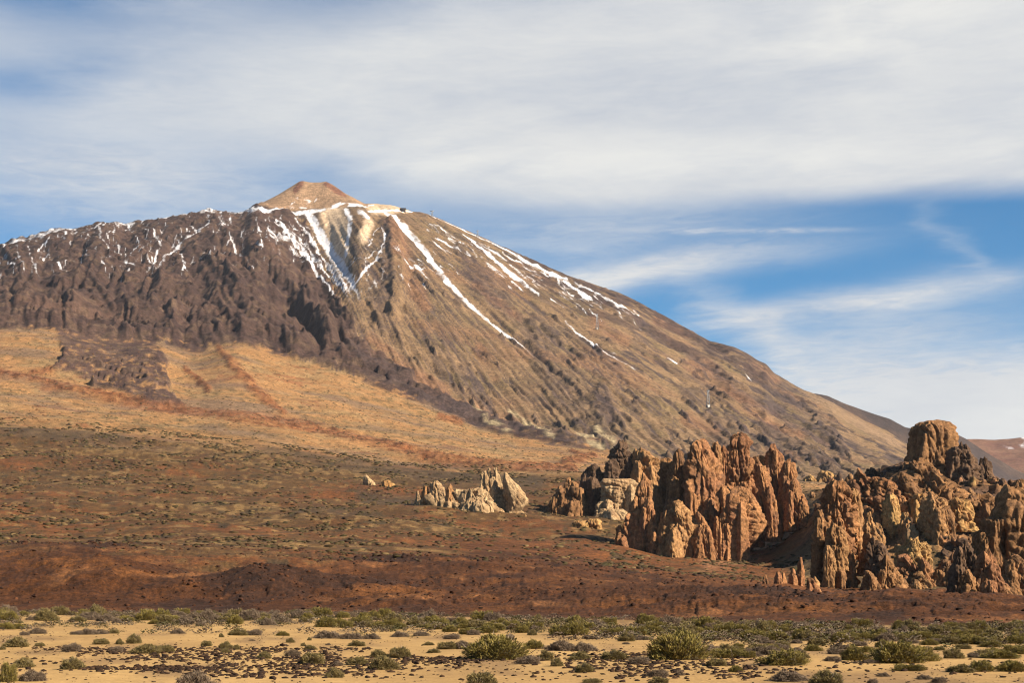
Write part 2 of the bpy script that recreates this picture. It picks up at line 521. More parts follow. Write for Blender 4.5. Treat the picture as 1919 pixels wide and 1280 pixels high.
lava = Sheet().poly([(-100, 300), (480, 380), (540, 398), (570, 420), (605, 500), (632, 570), (668, 632), (720, 685), (800, 740), (900, 783), (990, 806), (1140, 850), (980, 822), (902, 805), (826, 771), (756, 742), (694, 719),
                     (640, 698), (560, 678), (500, 657), (440, 638), (400, 650), (360, 662), (325, 655), (310, 640), (290, 643), (325, 678), (312, 710), (320, 740), (350, 768), (283, 764), (233, 741), (173, 727), (172, 710),
                     (95, 694), (127, 660), (100, 620), (0, 612), (-100, 612)], soft=2.5)
snow = Sheet()
for st in ([(722, 400, 7), (760, 432, 9), (800, 478, 10), (838, 528, 9), (880, 572, 7), (920, 606, 5), (970, 645, 3), (1020, 690, 2.5), (1058, 735, 2)],
           [(690, 398, 4), (722, 396, 5), (770, 398, 2)], [(700, 385, 3), (684, 386, 8), (640, 382, 9), (600, 394, 8), (560, 400, 7), (520, 398, 6), (470, 400, 4)],
           [(578, 402, 10), (594, 430, 12), (614, 462, 15), (634, 490, 16), (653, 520, 12), (668, 545, 5), (676, 575, 4), (690, 600, 4), (712, 618, 5), (738, 642, 4), (760, 660, 2)],
           [(650, 395, 12), (656, 420, 7), (652, 450, 5), (648, 480, 5)], [(672, 398, 11), (690, 410, 5)],
           [(555, 418, 2), (590, 470, 3), (625, 520, 3), (650, 560, 3), (675, 600, 2)], [(520, 425, 2), (550, 470, 2), (590, 520, 2), (640, 575, 2), (690, 610, 2)],
           [(565, 480, 1.5), (600, 530, 2), (640, 580, 2), (680, 615, 2)], [(660, 540, 3), (690, 500, 3), (715, 478, 2), (722, 450, 3), (716, 436, 2)],
           [(676, 545, 3), (672, 575, 2), (678, 610, 3)], [(700, 560, 2), (685, 556, 3)],
           [(880, 450, 2), (910, 475, 5), (950, 512, 7), (985, 540, 5), (1012, 560, 2)], [(800, 402, 2), (860, 428, 2), (920, 460, 3), (1000, 502, 4), (1050, 528, 5), (1090, 555, 4), (1112, 570, 2)],
           [(1005, 505, 2), (1060, 528, 2), (1110, 552, 2), (1160, 580, 3), (1195, 592, 1.5)],
           [(1060, 605, 1.5), (1090, 630, 2), (1120, 655, 3), (1152, 675, 2), (1190, 700, 1.2)], [(1250, 675, 1.5), (1270, 688, 2)], [(1397, 706, 1.5), (1412, 718, 1.5)],
           [(290, 415, 3), (345, 409, 5), (400, 404, 6), (440, 406, 5), (480, 400, 5)], [(150, 434, 4), (110, 443, 5), (60, 456, 5), (20, 470, 4)], [(215, 425, 5), (235, 428, 4), (250, 424, 3)],
           [(390, 412, 4), (392, 430, 3), (360, 452, 3), (325, 470, 3), (300, 498, 3), (275, 515, 3)], [(185, 440, 3), (188, 462, 5)], [(285, 440, 5), (300, 470, 4), (290, 500, 3)],
           [(340, 480, 4), (345, 505, 3), (338, 540, 2)], [(430, 450, 4), (445, 480, 4)], [(60, 500, 2), (78, 535, 3)], [(85, 550, 5), (90, 565, 3)], [(120, 560, 2), (126, 580, 4)], [(20, 575, 4), (15, 590, 3)],
           [(190, 505, 3), (198, 512, 2)], [(155, 490, 2), (150, 510, 2)], [(220, 555, 3), (226, 568, 2)], [(0, 500, 4), (12, 490, 3)], [(120, 520, 2), (110, 530, 2)]):
    left = sum(q[0] for q in st) / len(st) < 500
    snow.line([(q[0], q[1], q[2] * (0.5 if left else 0.6 if q[0] < 790 and q[1] > 400 else 0.42)) for q in st], 3, 0.64 if left else 0.84, 1.0)
vr = random.Random(21)
def vein(x, y, dx, dy, L, w, v, sheet, wig=0.12):
    pts_, px_, py_ = [(x, y, w)], x, y
    n_ = max(2, int(L / 9))
    for q in range(n_):
        a_ = math.atan2(dy, dx) + vr.uniform(-wig, wig) * 2.2
        px_ += math.cos(a_) * L / n_; py_ += math.sin(a_) * L / n_
        pts_.append((px_, py_, w * vr.uniform(.6, 1.25) * (1 - 0.5 * q / n_)))
    sheet.line([(a_, b_, c_ * (0.8 if sheet is snow else 1.0)) for a_, b_, c_ in pts_], w, v, 0.8)
for i in range(26):                                   # thin veins that gather into the main gully
    t_ = i / 25
    x0_, y0_ = 505 + 95 * t_ + vr.uniform(-5, 5), 418 + 22 * math.sin(t_ * 3.1) + vr.uniform(-6, 30)
    vein(x0_, y0_, 668 + 60 * (1 - t_) - x0_, 575 + 50 * (1 - t_) - y0_, vr.uniform(60, 200), vr.uniform(.7, 1.5), vr.uniform(.55, .85), snow)
for i in range(16):
    vein(vr.uniform(530, 600), vr.uniform(372, 392), vr.choice((1, -1)), .45, vr.uniform(6, 18), vr.uniform(.8, 2.0), vr.uniform(.55, .85), snow, .4)
    x0_, y0_ = vr.uniform(655, 730), vr.uniform(425, 600)
    vein(x0_, y0_, -0.7 if vr.random() < .5 else 0.3, 1, vr.uniform(12, 45), vr.uniform(.8, 1.6), vr.uniform(.55, .8), snow, .3)
for i in range(230):                                  # wind dusting in the small gullies of the left shoulder
    x0_ = vr.uniform(-80, 560); top_ = np.interp(x0_, [0, 150, 300, 480, 560], [468, 434, 416, 402, 405])
    y0_ = top_ + 3 + abs(vr.gauss(0, 1)) * 62
    if y0_ > 600: continue
    d_ = vr.choice(((0.55, 1), (0.9, 1), (-0.45, 1), (-0.8, 0.9), (0.25, 1)))
    vein(x0_, y0_, d_[0], d_[1], vr.uniform(6, 26), vr.uniform(.6, 1.5), vr.uniform(.45, .75), snow, .25)
for i in range(90):                                   # broken streaks along the upper right ridge
    t_ = vr.random(); x0_ = 800 + 390 * t_ + vr.uniform(-10, 10); y0_ = np.interp(x0_, [800, 900, 1000, 1100, 1200], [408, 452, 497, 541, 575]) + 4 + abs(vr.gauss(0, 1)) * (18 + 14 * t_)
    vein(x0_, y0_, 1, .62 + .25 * vr.random(), vr.uniform(8, 45), vr.uniform(.5, 1.3), vr.uniform(.5, .8), snow, .08)
for i in range(26):
    x0_, y0_ = vr.uniform(745, 860), vr.uniform(470, 545)
    vein(x0_, y0_, .8, 1, vr.uniform(5, 14), vr.uniform(.7, 1.4), vr.uniform(.5, .7), snow, .3)
spat = Sheet()
spat.poly([(-100, 430), (150, 425), (300, 412), (480, 398), (540, 402), (600, 500), (560, 540), (440, 520), (330, 560), (180, 540), (60, 600), (-100, 600)], 0.15, 30)
spat.poly([(740, 480), (790, 500), (810, 535), (770, 520)], 0.55, 12)
spat.poly([(820, 405), (960, 465), (1080, 540), (1150, 590), (1050, 570), (940, 500), (880, 450)], 0.2, 14)
spat.poly([(640, 440), (720, 430), (735, 540), (690, 560), (650, 560)], 0.22, 14)
spat.poly([(1040, 600), (1160, 670), (1100, 640)], 0.45, 10)
spat.poly([(-100, 470), (0, 460), (150, 428), (300, 410), (480, 390), (480, 408), (300, 428), (150, 450), (0, 484), (-100, 495)], 0.34, 7)
pale = Sheet()
for st in ([(622, 404, 20), (630, 430, 20), (638, 462, 13), (646, 490, 7)], [(702, 390, 12), (730, 392, 10), (760, 396, 4)], [(690, 420, 8), (680, 445, 8)]):
    pale.line(st, 8, 1.0, 0.8)
rust = Sheet()
for st in ([(728, 415, 10), (742, 450, 14), (752, 490, 16), (770, 530, 12), (800, 580, 8)], [(565, 345, 5), (552, 362, 4)], [(612, 345, 4), (645, 366, 4)], [(890, 540, 6), (930, 570, 8), (970, 600, 6)],
           [(1120, 610, 14), (1170, 640, 10)], [(1300, 690, 14), (1360, 730, 16), (1430, 780, 12), (1500, 820, 10)], [(1230, 605, 10), (1290, 640, 12)], [(1410, 690, 8), (1450, 715, 8)],
           [(1290, 790, 10), (1340, 812, 8)], [(900, 660, 8), (930, 700, 10)], [(700, 640, 10), (760, 700, 12), (830, 740, 10)]):
    rust.line(st, 8, 0.8, 1.2)
dark = Sheet()
for st, v in (([(716, 420, 5), (722, 455, 9), (722, 500, 10), (726, 540, 12), (715, 570, 10)], 0.9), ([(690, 500, 8), (700, 540, 12), (706, 580, 10), (716, 620, 8)], 0.6),
              ([(862, 470, 8), (890, 510, 16), (915, 545, 22), (940, 570, 16), (955, 600, 8)], 0.75), ([(970, 600, 8), (990, 630, 12), (1010, 650, 8)], 0.7), ([(1000, 600, 8), (1030, 630, 14), (1050, 650, 6)], 0.75),
              ([(1010, 650, 12), (1020, 690, 14), (1060, 740, 16), (1100, 780, 18), (1135, 830, 18)], 0.55), ([(1128, 745, 10), (1132, 770, 15), (1136, 792, 14), (1140, 805, 8)], 1.0),
              ([(1140, 806, 3), (1165, 824, 4)], 1.0), ([(885, 740, 8), (900, 755, 7), (918, 775, 6), (930, 788, 4)], 1.0), ([(870, 700, 10), (890, 735, 12)], 0.6),
              ([(1085, 800, 6), (1098, 815, 7)], 0.7), ([(830, 650, 3), (845, 680, 4), (860, 720, 4)], 0.6), ([(1005, 500, 3), (1070, 535, 5), (1140, 575, 7), (1200, 612, 7)], 0.8),
              ([(1200, 612, 6), (1260, 652, 5), (1320, 690, 6), (1400, 745, 7), (1460, 780, 8), (1520, 818, 8), (1580, 850, 6)], 0.85), ([(1300, 635, 8), (1370, 670, 10), (1420, 710, 9), (1480, 755, 8), (1540, 790, 5)], 0.75),
              ([(1270, 728, 6), (1300, 745, 7), (1326, 766, 4)], 0.7), ([(1330, 780, 6), (1380, 812, 7), (1420, 838, 5)], 0.65), ([(1420, 800, 6), (1450, 825, 8), (1500, 850, 8), (1560, 880, 6)], 0.7),
              ([(1440, 700, 4), (1500, 732, 5), (1560, 770, 5)], 0.5), ([(780, 395, 5), (800, 404, 5)], 0.6), ([(950, 470, 4), (1010, 495, 4), (1100, 536, 4), (1180, 562, 4), (1290, 620, 4)], 0.75),
              ([(610, 400, 3), (592, 412, 5), (605, 425, 6)], 0.7), ([(660, 660, 10), (700, 700, 12), (760, 725, 10)], 0.6), ([(756, 742, 6), (826, 765, 7), (902, 795, 9), (980, 812, 8), (1060, 826, 5), (1120, 840, 3)], 0.9)):
    dark.line([(q[0], q[1], q[2] * (1.35 if q[0] > 1000 else 1.0)) for q in st], 6, v, 0.9)
for i in range(120):
    x0_ = vr.uniform(760, 1560); top_ = np.interp(x0_, [760, 1000, 1260, 1500, 1600], [400, 492, 606, 732, 780])
    y0_ = top_ + 12 + vr.random() * (850 - top_)
    a_ = math.atan2(y0_ - 235, x0_ - 536) + vr.uniform(-.05, .05)
    vein(x0_, y0_, math.cos(a_), math.sin(a_), vr.uniform(14, 75), vr.uniform(.8, 2.0), vr.uniform(.6, 1.0), dark, .05)
straw = Sheet()
for st in ([(880, 770, 3), (920, 800, 4), (960, 815, 2)], [(955, 775, 4), (1000, 805, 5), (1040, 825, 3)], [(1085, 815, 4), (1110, 832, 6), (1130, 842, 4)], [(1120, 815, 5), (1150, 838, 5)]):
    straw.line(st, 4, 0.9, 0.8)
carve = Sheet()          # metres to cut into the slope
for st, v in (([(600, 430, 10), (640, 490, 10), (668, 545, 10), (685, 600, 10)], -9), ([(685, 600, 8), (740, 645, 8), (800, 690, 6), (860, 730, 4)], -9), ([(690, 440, 10), (690, 500, 10), (690, 560, 10)], -9),
              ([(735, 420, 9), (742, 470, 10), (748, 530, 12), (735, 590, 8)], 20), ([(790, 465, 12), (850, 540, 12), (920, 606, 8), (1020, 690, 6), (1100, 770, 5)], -8),
              ([(980, 605, 5), (1000, 640, 5)], -9), ([(1010, 612, 4), (1045, 650, 4)], -10), ([(1200, 612, 6), (1320, 690, 6), (1460, 780, 7), (1560, 840, 6)], -14),
              ([(1330, 650, 7), (1420, 712, 8), (1520, 782, 6)], -12), ([(890, 745, 4), (925, 782, 4)], -8), ([(1140, 804, 4), (1168, 826, 4)], -16), ([(1270, 720, 6), (1326, 766, 5)], -8), ([(1360, 800, 6), (1480, 870, 6)], -8),
              ([(500, 480, 14), (560, 560, 14), (620, 640, 12)], 32), ([(400, 500, 12), (470, 580, 14), (560, 660, 12)], 30), ([(440, 470, 10), (520, 570, 12), (600, 660, 10)], -34),
              ([(330, 470, 12), (290, 510, 14), (250, 570, 12)], -32), ([(360, 440, 10), (300, 480, 10)], -20), ([(200, 440, 12), (170, 500, 14), (140, 570, 14)], 30), ([(240, 440, 12), (220, 520, 14), (200, 590, 12)], -26),
              ([(90, 480, 12), (80, 560, 12)], -28), ([(30, 480, 12), (40, 580, 12)], 22), ([(360, 520, 12), (400, 590, 14), (440, 640, 10)], -30), ([(300, 540, 12), (330, 600, 12)], 24)):
    carve.line(st, 10, v * (0.35 if st[-1][0] < 620 and st[0][0] < 560 else 1.0), 1.0, 'add')
for i in range(130):
    x0_, y0_ = vr.uniform(-80, 640), vr.uniform(425, 640)
    if x0_ > 560 and y0_ < 520: continue
    d_ = (0.75, 1) if x0_ > 380 or vr.random() < .3 else (-0.35, 1)
    pts_ = [(x0_, y0_, 2.5)]
    for q in range(4):
        pts_.append((pts_[-1][0] + d_[0] * 14 + vr.uniform(-4, 4), pts_[-1][1] + d_[1] * 14, vr.uniform(2.5, 5)))
    carve.line(pts_[:vr.randint(3, 5)], 4, vr.choice((-7, -5, 6, 7)), 0.8, 'add')
rubble = Sheet()
for st in ([(-60, 690, 5), (60, 705, 5), (130, 730, 6), (230, 752, 6), (330, 770, 6), (437, 781, 8), (580, 798, 7), (714, 831, 7), (793, 854, 7), (880, 866, 6), (980, 876, 5), (1080, 880, 4)],
           [(60, 700, 4), (110, 690, 4), (125, 670, 4)], [(410, 650, 4), (440, 690, 6), (480, 730, 6), (535, 775, 5)], [(350, 690, 3), (390, 730, 5)], [(1070, 845, 3), (1105, 860, 4)], [(1060, 870, 8), (1110, 855, 6)],
           [(820, 780, 4), (860, 790, 4)]):
    rubble.line(st, 5, 0.95, 1.3)
hillm = Sheet().poly([(1490, 960), (1540, 905), (1600, 880), (1680, 870), (1860, 870), (2030, 900), (2030, 1125), (1780, 1118), (1560, 1108), (1500, 1100)], 1.0, 14)
talus = Sheet()
talus.poly([(1300, 1040), (1390, 1020), (1435, 985), (1450, 1020), (1400, 1062), (1320, 1068)], 0.9, 10)
green = Sheet()
green.poly([(1500, 930), (1530, 940), (1510, 1000), (1440, 1040), (1500, 1098), (1620, 1112), (1800, 1118), (1780, 1060), (1740, 1010), (1690, 1040), (1600, 1080), (1540, 1000)], 0.8, 12)
green.poly([(1790, 950), (1850, 930), (1835, 990), (1790, 985)], 0.7, 8)

dark_soil = Sheet()  # bands of darker brown-grey soil across the scrub slope
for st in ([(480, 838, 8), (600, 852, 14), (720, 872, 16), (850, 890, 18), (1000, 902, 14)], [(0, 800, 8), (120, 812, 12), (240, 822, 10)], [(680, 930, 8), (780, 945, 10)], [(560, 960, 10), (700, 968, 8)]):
    dark_soil.line(st, 8, .9, 1.2)

# warped coordinates so that nothing has a drawn edge
wx = fbm(X / 260, Y / 260, 3, 3); wy = fbm(X / 260, Y / 260, 3, 31)
wx2 = fbm(X / 40, Y / 60, 2, 5); wy2 = fbm(X / 40, Y / 60, 2, 51)
far = sst(Y, 900, 3000)
QX = PX + far * (wx * 4.5 + wx2 * 1.6) + (1 - far) * (wx * 10)
QY = PY + far * (wy * 3.0 + wy2 * 1.2) + (1 - far) * (wy * 4)

# relief -----------------------------------------------------------
cone = sst(SS, 7.97, 8.06) * (1 - sst(SS, 8.75, 9.6) * 0.72)
AX, AY = -640.0, 6000.0
th = np.arctan2(PX - 536.0, np.maximum(PY - 235.0, 20.0)) + 0.004 * wx + 0.0015 * wx2     # fall lines fan out from the crater
rr = np.hypot(PX - 536.0, PY - 235.0) * 3.2
LX, LY = QX + far * (wx * 5 + wx2 * 3.5), QY + far * (wy * 4 + wy2 * 3)
lv = lava.at(LX, LY) * sst(SS, 7.0, 7.6)
lobe = lava.at(LX, LY) * (1 - sst(SS, 7.6, 8.0)) * sst(SS, 6.6, 7.0)
g1 = ridged(th * 9, rr / 1500, 3, 60); g2 = ridged(th * 26, rr / 900, 3, 70); g3 = fbm(th * 80, rr / 420, 3, 80)
rough1 = ridged(X / 300, Y / 420, 5, 90, 0.55); rough2 = ridged(X / 90, Y / 130, 4, 100, 0.55)
spur = sst(rr, 300, 1000)
g4 = fbm(th * 190, rr / 320, 2, 85)
g5 = np.clip(ridged(th * 70 + 0.12 * wx2, rr / 900, 2, 246, 0.6) - 0.95, 0, 0.5)
dz = cone * (1 - lv) * spur * (g1 * 5 + g2 * 2.4 + g3 * 1.7 + g4 * 1.5 - g5 * 9 + fbm(X / 45, Y / 60, 3, 88) * 1.8 + rough2 * 1.2)
fac1 = cells2((X + 0.3 * Y) / 95, Y / 150, 5); fac2 = cells2((X + 0.5 * Y) / 36, Y / 60, 9)
rough3 = ridged((X + 0.4 * Y) / 38, Y / 60, 3, 105, 0.55)
dz += cone * lv * (rough1 * 9 + rough2 * 5 + rough3 * 2.5 + g1 * 5 + fac1 * 6 + fac2 * 4)
dz += cone * (carve.at(PX + wx * 6 + wx2 * 1.2, PY + wy * 4 + wy2 * 1)) * (0.8 + 0.15 * g2) * (1 - 0.5 * sst(SS, 8.9, 9.6))
dk = dark.at(QX, QY)
dz += cone * dk * (1 - lv) * (rough2 * 7 + ridged(X / 30, Y / 60, 2, 106) * 3 - 2)
dz += (lobe * sst(SS, 6.9, 7.5)) * (rough2 * 4 + fac2 * 5 + fac1 * 4 + 4)
foot = sst(SS, 6.6, 7.1) * (1 - sst(SS, 7.8, 8.2))
rub = rubble.at(QX, QY)
dz += foot * (fbm(X / 160, Y / 160, 4, 110) * 5 + fbm(X / 34, Y / 34, 3, 120) * 1.1)
dz += foot * rub * (ridged(X / 28, Y / 28, 3, 130) * 3.2)
scr = sst(SS, 3.6, 4.6) * (1 - sst(SS, 6.7, 7.2))
dz += scr * (fbm(X / 120, Y / 120, 4, 140) * 4.5 * sst(Y, 400, 1000) + fbm(X / 22, Y / 22, 4, 150) * 0.7)
hl = hillm.at(PX + wx2 * 3, PY) * sst(SS, 4.5, 5.0) * (1 - sst(SS, 6.2, 6.7))
dz += hl * (1 - 0.85 * green.at(PX, PY)) * (cells2(X / 22, Y / 40, 3) * 2.0 + cells2(X / 8, Y / 16, 4) * 0.9 + ridged(X / 26, Y / 26, 3, 160, 0.55) * 2.0 + fbm(X / 60, Y / 60, 2, 170) * 3 - 2)
front = sst(SS, 1.02, 1.5) * (1 - sst(SS, 4.0, 4.8))
dz += front * (fbm(X / 60, Y / 60, 2, 182) * 1.0 + fbm(X / 28, Y / 28, 3, 180) * 1.0 + ridged(X / 9, Y / 9, 4, 190, 0.6) * 0.45 + cells2(X / 3.2, Y / 5, 12) * 0.16 + cells2(X / 11, Y / 16, 13) * 0.2 + fbm(X / 2.4, Y / 2.4, 2, 200) * 0.10)
plain = 1 - sst(SS, 0.9, 1.1)
dz += plain * sst(Y, 15, 45) * (fbm(X / 26, Y / 26, 3, 210) * 0.14 + fbm(X / 5, Y / 5, 2, 220) * 0.03)
Zf = Z0 + dz

# ground colour (reflectance of the dry material itself) ------------
def n01(v, a=-0.5, b=0.5):
    return sst(v, a, b)

tan, olive, umber, orange = C(.190, .118, .062), C(.158, .106, .050), C(.118, .074, .046), C(.190, .092, .048)
lavac, lava2, purple = C(.044, .025, .021), C(.064, .037, .028), C(.060, .041, .039)
st1 = fbm(th * 60, rr / 700, 4, 230); st2 = fbm(th * 150, rr / 300, 3, 240)
iso = fbm(X / 180, Y / 240, 4, 250)
vol = lerpc(np.broadcast_to(tan, X.shape + (3,)), olive, n01(iso + st1 * 0.4, -0.3, 0.6))
vol = lerpc(vol, umber, 0.85 * n01(st1 + 0.6 * st2, 0.0, 0.6))
st3 = fbm(th * 300, rr / 260, 2, 245)
vol = lerpc(vol, purple, 0.7 * n01(st3 + 0.5 * st2 + 0.4 * iso, 0.45, 0.8))
vol = lerpc(vol, tan * 1.25, 0.6 * n01(st3 - 0.4 * st1, 0.35, 0.8))
vol = lerpc(vol, orange, 0.45 * n01(fbm(X / 330, Y / 420, 3, 260) + st2 * 0.3, 0.15, 0.7))
vol = lerpc(vol, purple, 0.55 * n01(st2 + fbm(X / 260, Y / 400, 2, 265) * 0.8, 0.45, 0.95))
st4 = ridged(th * 70 + 0.6 * wx2 * 0.2, rr / 900, 2, 246, 0.6)
vol = lerpc(vol, purple * 0.9, 0.85 * n01(st4 + 0.5 * st3 + 0.35 * iso, 1.05, 1.35))
vol = lerpc(vol, orange * 1.05, rust.at(QX, QY) * n01(iso, -0.7, 0.2) * 0.85)
lavc = lerpc(np.broadcast_to(lavac, X.shape + (3,)), lava2, n01(rough2 * 0.45 + iso, -0.1, 0.9))
lavc = lerpc(lavc, C(.095, .053, .037), 0.7 * n01(fbm(X / 240, Y / 300, 4, 270), 0.25, 0.8))
lavc = lerpc(lavc, umber * 0.95, 0.6 * n01(fbm(X / 34, Y / 50, 3, 275), 0.1, 0.6))
vol = lerpc(vol, lavc, lava.at(LX, LY))
vol = lerpc(vol, purple * 0.85, np.clip(dk * (0.75 + 0.5 * wx2), 0, 1) * 0.92)
vol = lerpc(vol, C(.33, .255, .145), straw.at(QX, QY) * n01(wx2, -0.5, 0.2))
pl = pale.at(QX, QY)
vol = lerpc(vol, C(.56, .41, .27), pl * 0.92)
summit = sst(SS, 9.02, 9.15) * ((PX > 470) & (PX < 690)) * (1 - sst(SS, 10.0, 10.1))
vol = lerpc(vol, lerpc(np.broadcast_to(C(.27, .17, .10), vol.shape), C(.17, .078, .048), n01(rust.at(QX, QY) + wx2 * 0.3, 0.2, 0.7)), summit)
rimdark = sst(SS + 0.15 * wx, 8.72, 8.92) * sst(PX, 930, 1000) * (1 - sst(PX, 1400, 1520)) * sst(wx2 + wx, -0.6, 0.2)
vol = lerpc(vol, lavac, rimdark * 0.8)
sandy = Sheet().poly([(1500, 735), (1540, 748), (1600, 785), (1690, 838), (1690, 850), (1640, 825), (1560, 780)], 1.0, 8).at(PX, PY)
vol = lerpc(vol, C(.235, .15, .085), sandy * 0.85)

gold, straw_c, red, olv = C(.290, .152, .061), C(.265, .165, .074), C(.220, .082, .031), C(.125, .085, .038)
f1 = fbm(X / 95, Y / 60, 4, 280); f2 = fbm(X / 17, Y / 22, 3, 290); f3 = fbm(X / 300, Y / 220, 3, 300)
ft = lerpc(np.broadcast_to(gold, X.shape + (3,)), straw_c, n01(f1, -0.3, 0.5))
ft = lerpc(ft, red, 0.8 * n01(f1 + f3 * 0.7 - 0.12 + f2 * 0.4, 0.25, 0.8))
ft = lerpc(ft, olv, 0.75 * n01(f2 + f3 * -0.6, 0.18, 0.65))
ft = lerpc(ft, umber * 1.35, 0.8 * n01(fbm(X / 420, Y / 150, 4, 305) + f1 * 0.5, -0.1, 0.6))
ft = lerpc(ft, red * 0.85, np.clip(rub * (0.9 + 0.6 * f2), 0, 1))
ft = lerpc(ft, red * 0.42, np.clip(rub * 1.2, 0, 1) * n01(f2 + f1 * 0.4, 0.15, 0.5))
ft = lerpc(ft, lavc * 1.25, lava.at(LX, LY) * n01(f2 + f1 * 0.5, -0.9, -0.1))

sl_g, sl_b, sl_r, sl_s = C(.088, .046, .016), C(.092, .040, .014), C(.135, .049, .015), C(.180, .106, .040)
h1 = fbm(X / 70, Y / 90, 4, 310); h2 = fbm(X / 12, Y / 18, 3, 320); h3 = fbm(X / 210, Y / 260, 3, 330); h4 = fbm(X / 26, Y / 30, 3, 340)
sl = lerpc(np.broadcast_to(sl_g, X.shape + (3,)), sl_b, n01(h1 + h2 * 0.4, -0.35, 0.5))
sl = lerpc(sl, sl_r, 0.9 * n01(h3 + h4 * 0.7 + h2 * 0.3 + (PY - 945) / 240, 0.0, 0.55))
sl = lerpc(sl, sl_s, 0.9 * n01(1.3 * h2 + h4 * 0.4 - h3 * 0.8 - np.clip((PY - 1000) / 160, 0, 1), 0.25, 0.75))
sl = lerpc(sl, C(.058, .040, .024), 0.8 * dark_soil.at(QX, QY))
sl = lerpc(sl, C(.046, .034, .017), 0.85 * n01(h4 * 0.8 - h2 * 0.8 + h1 * 0.3, 0.30, 0.75))
redline = np.interp(cols, [-1500, 0, 150, 300, 420, 480, 640, 760, 900, 1100, 1250, 1400, 1600, 3400], [1040, 1025, 1010, 1050, 1075, 1062, 1070, 1045, 1020, 1055, 1085, 1100, 1116, 1116])
redz = sst(PY - redline[None, :] + h1 * 22 + h4 * 14 + h2 * 5, -16, 16)
redc = lerpc(np.broadcast_to(C(.068, .0245, .0075), X.shape + (3,)), C(.122, .046, .013), n01(h4 + h2 * 0.5, 0.0, 0.8))
redc = lerpc(redc, C(.034, .015, .008), 0.8 * n01(h1 - h2 * 0.6, 0.1, 0.7))
redc = lerpc(redc, C(.18, .075, .026), 0.75 * n01(fbm(X / 16, Y / 30, 3, 350), 0.42, 0.8))
sl = lerpc(sl, redc, redz)
hc = lerpc(np.broadcast_to(C(.150, .075, .034), X.shape + (3,)), C(.26, .135, .054), n01(h4 + h2 * 0.5, -0.1, 0.6))
hc = lerpc(hc, C(.085, .048, .030), n01(h1 - h4 * 0.5, 0.05, 0.6))
sl = lerpc(sl, hc, hl)
sl = lerpc(sl, C(.080, .058, .026), green.at(QX, QY) * n01(h2, -0.9, 0.1) * sst(SS, 4.2, 4.8))
sl = lerpc(sl, C(.24, .115, .055), talus.at(QX, QY) * n01(h2, -0.6, 0.1))

sandc = lerpc(np.broadcast_to(C(.455, .284, .108), X.shape + (3,)), C(.395, .240, .090), n01(fbm(X / 14, Y / 20, 4, 360)))
sandc = lerpc(sandc, C(.21, .125, .058), 0.75 * n01(fbm(X / 5, Y / 18, 4, 370), 0.05, 0.7))

col = np.where((SS < 1)[..., None], sandc, 0)
w1 = sst(SS, 0.94, 1.06)
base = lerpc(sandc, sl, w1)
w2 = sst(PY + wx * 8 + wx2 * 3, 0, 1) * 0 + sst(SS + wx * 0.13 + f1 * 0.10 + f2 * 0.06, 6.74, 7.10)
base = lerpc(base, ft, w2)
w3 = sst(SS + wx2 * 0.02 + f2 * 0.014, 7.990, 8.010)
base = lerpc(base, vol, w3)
# snow cover
lee = np.clip(0.5 + 0.5 * fbm(th * 40, rr / 120, 3, 380), 0, 1)
sn = snow.at(PX + wx * 2.5 + wx2 * 1.6, PY + wy * 2 + wy2 * 1.3)
sn = np.clip(sn + 0.15 * (lee - 0.5) * (sn > 0.05), 0, 1)
sp = spat.at(QX, QY)
streak = fbm(th * 120, rr / 190, 3, 390)
fine = np.where(PX > 520, fbm(X / 26 + 3 * wx, Y / 70, 2, 400), fbm((X + 0.45 * Y) / 17, Y / 80, 3, 402))
sn = sn * (0.92 + 0.35 * fine + 0.3 * fbm(th * 50, rr / 150, 2, 392))
sn = np.clip(np.maximum(sn, sp * (0.30 + 0.8 * streak + 0.75 * fine + 0.35 * iso) * 1.9), 0, 0.92)
sn *= sst(SS, 8.3, 8.5) * (1 - sst(SS, 10.3, 10.6))
sn *= np.where(summit > 0.5, n01(wx2 + 0.4 * fine, -0.5, 0.1), 1.0)

V = np.stack([X, Y, Zf], -1)


def ground_piece(name, r0, r1, mat, label, snow_attr=False):
    r0, r1 = START[r0], START[r1] + 1
    n = r1 - r0
    idx = np.arange(n * NC).reshape(n, NC)
    q = np.stack([idx[:-1, :-1], idx[:-1, 1:], idx[1:, 1:], idx[1:, :-1]], -1).reshape(-1, 4)
    at = {"snow": sn[r0:r1]} if snow_attr else None
    o = build(name, V[r0:r1].reshape(-1, 3), q, mat, base[r0:r1].reshape(-1, 3), at, smooth=True)
    return tag(o, label, kind="structure")


ground_piece("ground", 0, 1, M_sand, "flat pale sand plain dotted with bushes and dark stones")
ground_piece("lava_field", 1, 4, M_lava, "low rust red lava ridge along the far edge of the sand plain")
ground_piece("scrub_hill", 4, 7, M_scrub, "olive and brown scrub slope rising behind the red lava ridge")
ground_piece("pumice_hill", 7, 8, M_foot, "golden tan foothill below the dark lava of the volcano")
ground_piece("mountain", 8, 12, M_volc, "huge volcanic cone streaked with snow below its small summit", True)
bk = build("ground", [(-6000, -3000, 0), (6000, -3000, 0), (6000, 9.0, 0), (-6000, 9.0, 0)], [(0, 1, 2, 3)], M_sand, np.tile(C(.455, .272, .095), (4, 1)))
tag(bk, "sand plain continuing past the camera", kind="structure")


def column_at(px):
    i = np.clip(np.searchsorted(cols, px) - 1, 0, NC - 2)
    return i, (px - cols[i]) / (cols[i + 1] - cols[i])


def gz(x, y):
    """height of the finished ground at (x, y)"""
    px = CX + F * x / y
    i, f = column_at(px)
    return float(np.interp(y, Y[:, i], Zf[:, i]) * (1 - f) + np.interp(y, Y[:, i + 1], Zf[:, i + 1]) * f)


